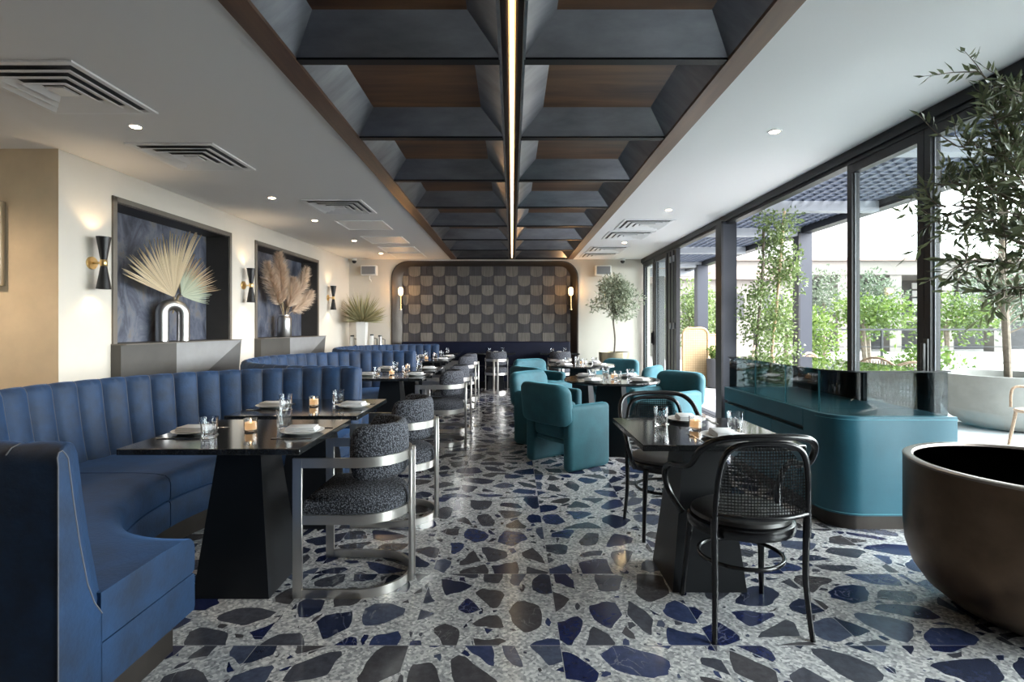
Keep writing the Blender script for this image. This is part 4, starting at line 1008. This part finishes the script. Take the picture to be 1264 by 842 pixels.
# framed picture on the tan wall
t = thing('framed_picture', 'champagne framed picture on the tan wall, cut by the left edge of the view', 'picture', (-4.62, 4.39, 1.98))
f = MB(); w, h, b_ = 0.37, 0.355, 0.055
f.rbox(-w, -w + b_, -0.05, -0.002, -h, h, 0.006).rbox(w - b_, w, -0.05, -0.002, -h, h, 0.006).rbox(-w + b_, w - b_, -0.05, -0.002, h - b_, h, 0.006).rbox(-w + b_, w - b_, -0.05, -0.002, -h, -h + b_, 0.006)
f.build('frame', 'frame_champagne', t)
MB().box(-w + b_, w - b_, -0.03, -0.004, -h + b_, h - b_).build('canvas', 'canvas', t, smooth=0)

# ------------------------------------------------------------------ back wall fittings
def globe(label, x, s):
    t = thing('globe_sconce', label, 'wall lamp', (x, BACK + 0.10, 1.98), 0, 'brass globe sconces at the tiled wall')
    MB().rbox(-0.035, 0.035, -0.022, -0.002, -0.28, 0.06, 0.006).build('backplate', 'bronze_dark', t)
    MB().tube([(0, -0.02, -0.2), (0, -0.1, -0.2)], 0.010, 8).build('arm', 'brass', t)
    MB().tube([(0, -0.1, -0.3), (0, -0.1, 0.0)], 0.012, 10).build('stem', 'brass', t)
    MB().lathe([(0.012, -0.32), (0.03, -0.315), (0.03, -0.295), (0.012, -0.29)], 16, 0, Matrix.Translation((0, -0.1, 0))).build('finial', 'brass', t)
    MB().lathe([(0.03, 0.0), (0.052, 0.03), (0.056, 0.10), (0.05, 0.16), (0.03, 0.185), (0.0, 0.19)], 20, 0, Matrix.Translation((0, -0.1, 0))).build('globe', 'globe', t)
    d = bpy.data.lights.new('lamp', 'POINT'); d.energy = 6; d.color = (1, 0.55, 0.22); d.shadow_soft_size = 0.06
    o = bpy.data.objects.new('lamp', d); COL.objects.link(o); o.parent = t; o.location = (0, -0.19, 0.1)
globe('lit brass sconce on the end of the tile wall toward the white spiky plant', -2.46, 1)
globe('lit brass sconce on the end of the tile wall toward the olive tree', 1.30, -1)
def camera_dome(label, x):
    t = thing('security_camera', label, 'camera', (x, BACK - 0.12, H - 0.0), 0, 'white dome security cameras')
    MB().lathe([(0.055, 0.0), (0.055, -0.03), (0.05, -0.045)], 20).build('housing', 'plastic_white', t)
    MB().lathe([(0.05, -0.045), (0.046, -0.075), (0.028, -0.10), (0.0, -0.108)], 20).build('dome', 'black_plastic', t)
camera_dome('white dome security camera above the spiky plant', -3.45); camera_dome('white dome security camera above the potted olive tree', 2.42)
def speaker(label, x):
    t = thing('wall_speaker', label, 'speaker', (x, BACK, 2.52), 0, 'white wall speakers')
    MB().rbox(-0.17, 0.17, -0.2, -0.05, -0.11, 0.11, 0.015).build('cabinet', 'plastic_white', t)
    MB().rbox(-0.145, 0.145, -0.206, -0.199, -0.085, 0.085, 0.003, 1).build('grille', 'grille_grey', t)
    MB().tube(spline([(0, -0.1, -0.1), (0, -0.1, -0.19), (0.0, -0.02, -0.2), (0, -0.003, -0.24)], 4), 0.014, 8).build('bracket', 'plastic_white', t)
speaker('white wall speaker with bracket left of the tile wall', -3.12); speaker('white wall speaker partly behind the olive tree crown', 1.99)
# service console with plant and coffee things
t = thing('service_console', 'low pale console in the back corner carrying the spiky plant', 'console', (-3.13, 11.2, 0))
MB().rbox(-0.45, 0.45, -0.2, 0.2, 0.80, 0.84, 0.004).build('top', 'white_paint', t)
MB().box(-0.43, 0.43, -0.18, 0.2, 0.0, 0.80).build('cabinet', 'cream', t, smooth=0)
t = thing('tall_vase', 'tall white square vase on the back corner console', 'vase', (-3.17, 11.05, 0.8402))
MB().frustum(0.17, 0.17, 0.20, 0.20, 0, 0.56).build('body', 'white_gloss', t, smooth=0)
t = thing('spiky_plant', 'round spiky dried plant in the tall white vase', 'plant', (-3.17, 11.05, 1.40))
b = MB(); r = random.Random(5)
for k in range(210):
    d = rvec(r); d.z = abs(d.z) * 1.25 - 0.05; d.normalize()
    ln_ = r.uniform(0.36, 0.50) * (1 + 0.5 * max(0, d.z))
    if 11.05 + d.y * ln_ > BACK - 0.01: ln_ = (BACK - 0.01 - 11.05) / d.y
    if d.x * ln_ < -0.42: ln_ = 0.42 / -d.x
    b.leaf(Vector((d.x * 0.03, d.y * 0.03, 0)), d, rvec(r), ln_, 0.034, 0, 0.2)
b.build('leaves', 'agave', t, smooth=0)
MB().tube([(0, 0, -0.05), (0, 0, 0.06)], 0.02, 8).build('stem', 'stem', t)
def flask(label, x, y, h, m, rad_=0.055):
    t = thing('coffee_flask', label, 'flask', (x, y, 0.8402))
    fb = MB().lathe([(rad_, 0), (rad_, h * 0.75), (rad_ * 0.75, h * 0.86), (rad_ * 0.7, h)], 18).build('body', m, t)
    MB().lathe([(rad_ * 0.72, h), (rad_ * 0.72, h + 0.03), (0, h + 0.035)], 16).build('lid', 'black_plastic', t)
    MB().tube([(rad_ * 0.9, 0, h * 0.2), (rad_ + 0.05, 0, h * 0.25), (rad_ + 0.05, 0, h * 0.75), (rad_ * 0.8, 0, h * 0.82)], 0.010, 6).build('handle', 'black_plastic', fb)
flask('white thermos flask in the back corner, on the wall side of the tall vase', -3.40, 11.12, 0.24, 'plastic_white')
flask('white thermos flask in the back corner, just right of the tall vase', -2.98, 11.12, 0.26, 'plastic_white')
flask('steel thermos flask at the free end of the corner console', -2.80, 11.08, 0.24, 'silver')

# ------------------------------------------------------------------ plants
def foliage(b, c, rx, ry, rz, n, Ln, W, r, shell=0.45, droop=0.0):
    c = Vector(c)
    for k in range(n):
        d = rvec(r); f = shell + (1 - shell) * r.random() ** 0.6
        p = c + Vector((d.x * rx, d.y * ry, d.z * rz)) * f
        b.leaf(p, (d + rvec(r) * 0.9 + Vector((0, 0, -droop))), rvec(r), Ln * r.uniform(0.7, 1.25), W * r.uniform(0.8, 1.2))
def lump(seed, c, R, n): 
    r = random.Random(seed); c = Vector(c); return [(c + Vector((d.x * R[0], d.y * R[1], d.z * R[2])) * r.uniform(0.3, 0.75)) for d in [rvec(r) for _ in range(n)]]
# potted olive by the back wall
t = thing('olive_tree', 'slender olive tree in the pale brass pot by the back wall', 'tree', (2.06, 10.55, 0.70))
r = random.Random(8)
MB().tube(spline([(0, 0, 0), (0.02, 0, 0.35), (-0.015, 0, 0.7), (0.01, 0, 0.85)], 5), 0.017, 8).build('trunk', 'bark', t)
br = MB(); fo = MB()
for c in lump(3, (0.03, 0, 1.18), (0.62, 0.5, 0.55), 30):
    br.tube(spline([(0.01, 0, 0.82), (c.x * 0.35, c.y * 0.35, 0.82 + (c.z - 0.82) * 0.5), tuple(c)], 4), [0.010 - 0.007 * k / 8 for k in range(9)], 5)
    foliage(fo, c, 0.19, 0.18, 0.17, 105, 0.070, 0.030, r, 0.2)
br.build('branches', 'bark', t); fo.build('foliage', 'olive_pale', t, smooth=0)
t = thing('brass_planter', 'pale brass cylinder planter holding the olive tree by the back wall', 'planter', (2.06, 10.55, 0))
MB().lathe([(0.26, 0), (0.275, 0.02), (0.305, 0.77), (0.305, 0.78), (0.285, 0.78), (0.28, 0.68)], 40).build('pot', 'pot_gold', t)
MB().lathe([(0.0, 0.69), (0.28, 0.69)], 30).build('soil', 'soil', t)
# big bronze pot at the right front with an olive
PX, PY = 2.335, 2.30
t = thing('bronze_planter', 'large round bottomed dark bronze planter in the lower right corner', 'planter', (PX, PY, 0))
MB().lathe([(0.22, 0.0), (0.27, 0.006), (0.345, 0.04), (0.415, 0.095), (0.462, 0.165), (0.487, 0.25), (0.495, 0.36), (0.495, 0.655)], 64).build('bowl', 'pot_bronze', t, smooth=60)
MB().lathe([(0.495, 0.655), (0.496, 0.664), (0.49, 0.668), (0.458, 0.668), (0.452, 0.66), (0.452, 0.655)], 64).build('rim', 'pot_rim', t)
MB().lathe([(0.452, 0.655), (0.452, 0.40), (0.0, 0.40)], 48).build('liner', 'black_plastic', t)
t = thing('olive_tree', 'olive tree branches reaching in at the upper right, planted in the bronze planter', 'tree', (PX, PY, 0.40))
r = random.Random(21)
tr = [(0.02, 0.0, 0.0), (0.05, 0.02, 0.5), (0.03, 0.0, 0.95), (0.06, 0.02, 1.45), (0.0, 0.0, 1.75)]
MB().tube(spline(tr, 5), [0.032 - 0.018 * k / 20 for k in range(21)], 9).build('trunk', 'bark', t)
br = MB(); fo = MB()
def limb(p0, p1, sag, r0, nt=14, lf=1.0):
    p0 = Vector(p0) - Vector((PX, PY, 0.40)); p1 = Vector(p1) - Vector((PX, PY, 0.40))
    d = p1 - p0; pts = spline([p0, p0 + d * 0.33 + Vector((0, 0, sag)) + rvec(r) * 0.03, p0 + d * 0.66 + Vector((0, 0, sag)) + rvec(r) * 0.03, p1], 6)
    m = len(pts); br.tube(pts, [r0 * (1 - 0.82 * k / (m - 1)) for k in range(m)], 6)
    for k in range(nt):
        f = 0.18 + 0.82 * (k + r.random()) / nt; q = pts[min(m - 1, int(f * (m - 1)))]
        tw = (d.normalized() * 0.7 + rvec(r) * 0.95 + Vector((0, 0, 0.12))).normalized(); Lt = r.uniform(0.10, 0.24) * lf
        e = [q, q + tw * Lt * 0.5 + rvec(r) * 0.012, q + tw * Lt]
        br.tube(e, [0.0032, 0.0024, 0.001], 4)
        nl = int(6 * lf) + r.randint(3, 5)
        for j in range(nl):
            g = (j + 0.6) / nl; bp = e[0].lerp(e[2], g); sd = tw.orthogonal().normalized(); sd.rotate(Matrix.Rotation(r.uniform(0, 6.28), 3, tw))
            fo.leaf(bp, tw * 0.75 + sd * (0.85 if j < nl - 1 else 0.1), rvec(r), r.uniform(0.045, 0.078), r.uniform(0.013, 0.020), 0, 0.18)
TK = lambda z: (PX + 0.04, PY + 0.01, z)
LB = [((1.85, 2.30, 1.815), 1.62, 0.03), ((2.11, 2.38, 2.46), 1.95, 0.03), ((1.98, 2.35, 2.10), 1.85, 0.04), ((1.93, 2.25, 1.55), 1.50, 0.03), ((2.05, 2.22, 1.42), 1.42, 0.02), ((1.90, 2.42, 1.93), 1.75, 0.04), ((2.10, 2.30, 2.22), 1.9, 0.03),
      ((2.05, 2.5, 1.75), 1.6, 0.03), ((2.12, 2.1, 1.66), 1.5, 0.03), ((2.16, 2.4, 2.0), 1.75, 0.02), ((2.15, 2.2, 1.88), 1.7, 0.02), ((2.0, 2.15, 1.75), 1.55, 0.04), ((2.2, 2.25, 2.3), 2.0, 0.0), ((2.7, 2.3, 2.0), 1.7, 0.04), ((2.62, 2.05, 1.7), 1.6, 0.03), ((2.5, 2.35, 2.4), 1.9, 0.03), ((2.6, 2.55, 2.15), 1.75, 0.03), ((2.45, 1.95, 2.1), 1.7, 0.03)]
for p, z, sg in LB: limb(TK(z), p, sg, 0.011, 16 if p[0] < 2.4 else 7)
br.build('branches', 'bark', t); fo.build('foliage', 'olive', t, smooth=0)

# ------------------------------------------------------------------ terrace
struct(MB().box(3.04, 11.5, -6, 11.6, -0.12, -0.012), 'terrace_floor', 'paving', smooth=0)
struct(MB().box(-40, 90, -30, 120, -0.9, -0.6), 'ground', 'ground', smooth=0)
struct(MB().box(5.4, 11.5, 11.6, 11.8, -0.6, 0.42), 'parapet', 'white_paint', smooth=0)
t = thing('pergola', 'grey steel terrace pergola with a blue grey lattice roof', 'pergola', (3.1, 0, 0))
PE = 4.88 - 3.1
def post(x, y, w=0.18): MB().box(x - w / 2, x + w / 2, y - 0.08, y + 0.08, -0.012, 2.86, 0).box(x - w / 2 - 0.03, x - w / 2, y - 0.09, y + 0.09, -0.012, 2.86, 1).build('post', ['grey_post', 'frame'], t, smooth=0)
post(PE, 8.75, 0.2); post(PE, 1.6, 0.2); post(PE - 0.05, 13.3, 0.26); post(PE - 0.75, 14.6, 0.22)
MB().box(PE - 0.08, PE + 0.1, -5, 15, 2.84, 3.02).build('edge_beam', 'frame', t, smooth=0)
for y in (1.6, 4.6, 6.9, 8.75, 10.8, 13.3):
    MB().box(0.0, PE - 0.08, y - 0.07, y + 0.07, 2.80, 2.93).build('cross_beam', 'grey_light', t, smooth=0)
MB().box(PE - 1.6, PE + 0.2, 14.5, 14.7, 2.7, 2.9).build('end_beam', 'grey_light', t, smooth=0)
lt = MB()
y = -4.9
while y < 14.6: lt.box(0.0, PE - 0.08, y, y + 0.022, 2.935, 3.0); y += 0.135
x = 0.03
while x < PE - 0.1: lt.box(x, x + 0.022, -4.9, 14.6, 2.936, 2.999); x += 0.135
lt.build('lattice', 'lattice', t, smooth=0)
# tall trained tree with a stake behind the counter
t = thing('staked_tree', 'tall leafy tree tied to a bamboo stake on the terrace behind the counter', 'tree', (3.36, 6.75, 0.36))
r = random.Random(14)
MB().tube([(-0.06, 0, 0), (0.07, 0, 1.3), (0.16, 0, 2.42)], 0.018, 8).build('stake', 'stake', t)
MB().tube(spline([(-0.2, 0.05, 0), (-0.17, 0.05, 0.8), (-0.12, 0.02, 1.5), (-0.1, 0.02, 2.2)], 5), 0.017, 8).build('trunk', 'bark', t)
fo = MB()
for k in range(70):
    z = r.uniform(0.15, 2.36); wd = 0.30 if z < 1.4 else 0.24
    foliage(fo, (r.uniform(-wd, wd) - 0.03 + 0.06 * z * 0.8, r.uniform(-0.22, 0.22), z), 0.13, 0.13, 0.17, 64, 0.046, 0.034, r, 0.1)
fo.build('foliage', 'vine', t, smooth=0)
t = thing('trough_planter', 'grey trough planter behind the counter holding the staked tree', 'planter', (3.36, 6.75, -0.012))
MB().rbox(-0.4, 0.4, -0.25, 0.25, 0, 0.40, 0.02).build('trough', 'concrete_pot', t)
# bowl planter with its tree
t = thing('bowl_planter', 'pale concrete bowl planter on the terrace at the right edge', 'planter', (6.42, 6.75, -0.012))
MB().lathe([(0.34, 0), (0.46, 0.02), (0.60, 0.12), (0.69, 0.27), (0.72, 0.45), (0.722, 0.69), (0.68, 0.69), (0.67, 0.58)], 48).build('bowl', 'concrete_pot', t, smooth=60)
MB().lathe([(0, 0.6), (0.675, 0.6)], 30).build('soil', 'soil', t)
t = thing('terrace_tree', 'thin leafed tree growing from the concrete bowl planter', 'tree', (6.38, 6.75, 0.59))
r = random.Random(41)
MB().tube(spline([(0.03, 0, 0), (0.0, 0, 0.7), (-0.05, 0, 1.4), (-0.02, 0, 2.2)], 5), 0.042, 9).build('trunk', 'bark', t)
br = MB(); fo = MB()
for c in lump(9, (0.1, 0, 1.5), (1.1, 0.8, 1.25), 34):
    z0 = max(0.5, min(2.0, c.z - 0.25)); br.tube(spline([(0, 0, z0), (c.x * 0.5, c.y * 0.5, z0 + (c.z - z0) * 0.7), tuple(c)], 4), [0.012 - 0.009 * k / 8 for k in range(9)], 5)
    foliage(fo, c, 0.22, 0.22, 0.2, 26, 0.065, 0.032, r, 0.2)
br.build('branches', 'bark', t); fo.build('foliage', 'silver_green', t, smooth=0)
def bush(label, loc, R, n, m, Ln=0.08, W=0.055, seed=1, stem_h=0.0, name='shrub', nl=60):
    t = thing(name, label, 'shrub' if name == 'shrub' else 'tree', loc)
    r = random.Random(seed); fo = MB()
    for c in lump(seed, (0, 0, stem_h + R[2]), R, n):
        foliage(fo, c, R[0] * 0.42, R[1] * 0.42, R[2] * 0.40, nl, Ln, W, r, 0.3)
    fo.build('foliage', m, t, smooth=0)
    sb = MB()
    for k in range(3 if stem_h < 1 else 1): sb.tube([(0.05 * k, 0, 0), (0.12 * (k - 1) * R[0], 0, stem_h + R[2] * 0.9)], 0.03 if stem_h < 1 else 0.06, 6)
    sb.build('stem', 'bark', t)
bush('low bright green shrub beside the concrete bowl planter', (6.65, 8.3, -0.012), (0.75, 0.5, 0.42), 16, 'lime', seed=2, nl=50, stem_h=0.25)
bush('bright lime shrub rising above the middle of the counter', (6.0, 10.6, -0.012), (0.75, 0.55, 0.85), 22, 'lime', seed=3, stem_h=0.06)
bush('tall lime shrub behind the railing, next to the terrace post', (6.9, 13.0, -0.6), (0.95, 0.7, 0.75), 22, 'lime', 0.10, 0.07, 4, 1.5)
bush('wide lime hedge shrub behind the railing at its middle', (9.2, 13.5, -0.6), (1.35, 0.8, 0.75), 30, 'lime', 0.10, 0.07, 5, 1.4)
bush('lime hedge shrub behind the railing near the concrete bowl', (11.6, 13.8, -0.6), (1.25, 0.8, 0.75), 28, 'lime', 0.10, 0.07, 6, 1.4)
bush('grey green round tree between the two window mullions', (12.0, 17.5, -0.5), (0.95, 1.0, 1.15), 30, 'silver_green', 0.13, 0.06, 7, 1.5, 'far_tree')
bush('grey green tree left of the window mullions, before the concrete building', (9.9, 16.5, -0.5), (0.75, 0.9, 1.1), 24, 'silver_green', 0.12, 0.05, 8, 1.6, 'far_tree')
bush('yellow green tree seen through the open doorway', (5.6, 16.2, -0.5), (0.9, 0.8, 1.5), 34, 'vine', 0.11, 0.07, 9, 0.8, 'far_tree')
bush('yellow green tree beyond the terrace posts, right of the doorway', (7.1, 18.6, -0.5), (1.0, 1.0, 1.4), 30, 'vine', 0.12, 0.07, 10, 0.6, 'far_tree')
bush('leafy tree beyond the concrete bowl planter', (14.8, 15.5, -0.5), (1.5, 1.2, 1.2), 30, 'silver_green', 0.12, 0.06, 12, 1.3, 'far_tree')
# railing
t = thing('terrace_railing', 'thin dark railing along the end of the terrace', 'railing', (0, 11.3, 0))
MB().box(5.2, 11.4, -0.02, 0.02, 1.21, 1.25).build('handrail', 'frame', t, smooth=0)
for x in (5.25, 8.0, 11.3): MB().box(x - 0.02, x + 0.02, -0.02, 0.02, -0.012, 1.21).build('post', 'frame', t, smooth=0)
for z in (0.85, 0.5): MB().box(5.2, 11.4, -0.008, 0.008, z, z + 0.016).build('wire', 'frame', t, smooth=0)
# concrete building across the street
t = thing('concrete_building', 'pale concrete building on columns across the street', 'building', (12, 40, -0.6))
MB().box(0, 34, 0, 6, 5.9, 7.0).build('parapet', 'concrete', t, smooth=0)
MB().box(-0.3, 34.3, -0.3, 0.2, 6.95, 7.15).build('cornice', 'pink_concrete', t, smooth=0)
for k in range(9): MB().box(1 + 4 * k, 1.9 + 4 * k, 0.1, 1.0, 0, 5.9).build('column', 'concrete', t, smooth=0)
MB().box(0, 34, 5, 5.4, 0, 5.9).build('rear_wall', 'far_wall', t, smooth=0)
for k in range(8):
    for q in (0, 1):
        wv = MB(); x0 = 2.4 + 4 * k + 1.35 * q
        for rr in range(4): wv.box(x0, x0 + 1.0, 4.9, 5.0, 3.2 + 0.66 * rr, 3.7 + 0.66 * rr)
        wv.build('window', 'white_paint', t, smooth=0)
MB().box(0, 34, 0.3, 0.7, 2.3, 2.7).build('spandrel', 'concrete', t, smooth=0)
t = thing('pink_building', 'low pinkish building beyond the terrace doorway', 'building', (9, 30, -0.6))
MB().box(0, 7.5, 0, 6, 0, 4.6).build('wall', 'concrete', t, smooth=0)
MB().box(-0.3, 7.8, -0.4, 6, 4.6, 5.3).build('roof_band', 'pink_concrete', t, smooth=0)
for k in range(3): MB().box(0.8 + 2.3 * k, 2.0 + 2.3 * k, -0.05, 0.0, 2.3, 3.8).build('window', 'far_wall', t, smooth=0)
# rattan screens, potted bush, terrace furniture
def screen(label, loc, w, h, rz=0.0):
    t = thing('rattan_screen', label, 'screen', loc, rz)
    r_ = 0.14
    def path(s): return [(-w, 0, 0.0)] + [(-w + r_ - r_ * cos(PI / 2 * k / 6), 0, h - r_ + r_ * sin(PI / 2 * k / 6)) for k in range(7)] + [(w - r_ + r_ * sin(PI / 2 * k / 6), 0, h - r_ + r_ * cos(PI / 2 * k / 6)) for k in range(7)] + [(w, 0, 0.0)]
    MB().tube(path(1), 0.026, 10).build('frame', 'rattan', t, smooth=60)
    MB().prism([(p[0], p[2]) for p in path(1)], -0.008, 0.008, 0, XZ).build('woven_panel', 'cane_screen', t, smooth=0)
screen('tall woven rattan screen just outside the open doorway', (4.0, 11.4, -0.012), 0.27, 1.27)
screen('lower arched rattan screen behind the potted bush', (4.78, 12.0, -0.012), 0.40, 1.12, rad(12))
t = thing('round_planter', 'dark grey cylinder planter beside the rattan screen', 'planter', (4.36, 11.15, -0.012))
MB().lathe([(0.16, 0), (0.185, 0.02), (0.20, 0.62), (0.18, 0.62), (0.18, 0.56), (0, 0.56)], 28).build('pot', 'dark_pot', t)
bush('small green bush in the dark grey cylinder planter', (4.36, 11.15, 0.55), (0.20, 0.2, 0.16), 12, 'lime', 0.05, 0.035, 13, 0.03, nl=35)
def wicker_chair(label, loc, rz):
    t = thing('wicker_chair', label, 'chair', loc, rz, 'wicker bistro chairs on the terrace')
    def mir(p): return [(-x, y, z) for x, y, z in p]
    hb = [(0.19, -0.17, 0.44), (0.225, -0.22, 0.66), (0.20, -0.25, 0.84)]
    MB().tube(spline(hb + [(0, -0.265, 0.93)] + mir(hb)[::-1], 6), 0.015, 8).build('back_frame', 'wicker', t, smooth=60)
    rings = MB()
    for k in range(-6, 7):
        x = k * 0.03; zt = 0.90 - 2.0 * x * x * 0.9
        rings.tube([(x * 0.9, -0.175, 0.46), (x, -0.225, 0.66), (x, -0.25, zt)], 0.008, 5)
    for k in range(9): 
        z = 0.52 + 0.04 * k; rings.tube([(-0.205, -0.19 - 0.12 * (z - 0.46), z), (0, -0.2 - 0.13 * (z - 0.46), z), (0.205, -0.19 - 0.12 * (z - 0.46), z)], 0.007, 5)
    rings.build('woven_back', 'wicker', t)
    MB().lathe([(0.0, 0.435), (0.2, 0.435), (0.215, 0.45), (0.2, 0.465), (0.0, 0.468)], 24).build('seat', 'wicker', t)
    arm = [(0.215, -0.2, 0.66), (0.26, -0.05, 0.665), (0.25, 0.12, 0.655), (0.205, 0.16, 0.46)]
    for s in (-1, 1):
        MB().tube(spline([(s * x, y, z) for x, y, z in arm], 5), 0.013, 8).build('arm', 'wicker', t, smooth=60)
        MB().tube([(s * 0.17, 0.13, 0.44), (s * 0.20, 0.19, 0.0)], 0.015, 8).build('leg', 'wicker', t)
        MB().tube([(s * 0.17, -0.15, 0.44), (s * 0.20, -0.23, 0.0)], 0.015, 8).build('leg', 'wicker', t)
    return t
w0 = wicker_chair('wicker bistro chair cut by the right edge of the view', (5.28, 5.2, -0.012), rad(70))
dup(w0, 'wicker bistro chair behind the counter, next to the staked tree', (4.35, 7.2, -0.012), rad(-150))
dup(w0, 'wicker bistro chair behind the counter, before the middle lime shrub', (4.55, 6.35, -0.012), rad(-60))
dup(w0, 'wicker bistro chair behind the counter, beside the wide window mullion', (4.28, 5.62, -0.012), rad(-30))
dup(w0, 'wicker bistro chair in the open doorway next to the grey column', (4.55, 10.4, -0.012), rad(60))
t = thing('bistro_table', 'round pale bistro table between the wicker chairs on the terrace', 'table', (4.85, 6.75, -0.012))
MB().lathe([(0.36, 0.725), (0.375, 0.73), (0.375, 0.75), (0.36, 0.755), (0.0, 0.755)], 36).build('tabletop', 'wicker', t)
MB().tube([(0, 0, 0.02), (0, 0, 0.724)], 0.03, 12).build('column', 'frame', t)
MB().lathe([(0.0, 0.0), (0.22, 0.0), (0.22, 0.012), (0.05, 0.03), (0.0, 0.03)], 28).build('base', 'frame', t)

# ------------------------------------------------------------------ light
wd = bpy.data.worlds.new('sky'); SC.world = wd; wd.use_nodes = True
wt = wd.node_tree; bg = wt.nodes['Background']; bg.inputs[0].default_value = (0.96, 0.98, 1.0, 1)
tc = N(wt, 'ShaderNodeTexCoord')                                   # bright overcast sky, its out-of-view right side brightened to light the room
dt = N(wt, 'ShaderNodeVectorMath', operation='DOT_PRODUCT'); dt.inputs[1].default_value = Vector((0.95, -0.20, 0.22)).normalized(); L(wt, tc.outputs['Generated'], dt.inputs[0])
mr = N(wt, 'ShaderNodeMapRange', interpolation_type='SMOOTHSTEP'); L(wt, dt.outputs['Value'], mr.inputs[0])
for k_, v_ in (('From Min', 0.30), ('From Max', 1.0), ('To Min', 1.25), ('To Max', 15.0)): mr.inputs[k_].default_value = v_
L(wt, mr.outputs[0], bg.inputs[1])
def portal(loc, rot, sx, sy):
    d = bpy.data.lights.new('window_portal', 'AREA'); d.shape = 'RECTANGLE'; d.size = sx; d.size_y = sy; d.cycles.is_portal = True
    o = bpy.data.objects.new('window_portal', d); COL.objects.link(o); o.location = loc; o.rotation_euler = rot
portal((3.08, 5.95, 1.35), (0, rad(90), 0), 2.7, 11.2)
vs = SC.view_settings; SC.display_settings.display_device = 'sRGB'
vs.view_transform = 'Standard'; vs.look = 'None'; vs.gamma = 1.0; vs.use_curve_mapping = False; vs.exposure = 1.33
cy = SC.cycles
cy.max_bounces = 10; cy.diffuse_bounces = 8; cy.glossy_bounces = 5; cy.transmission_bounces = 8; cy.transparent_max_bounces = 16
cy.caustics_reflective = False; cy.caustics_refractive = False; cy.sample_clamp_indirect = 6; cy.use_denoising = True
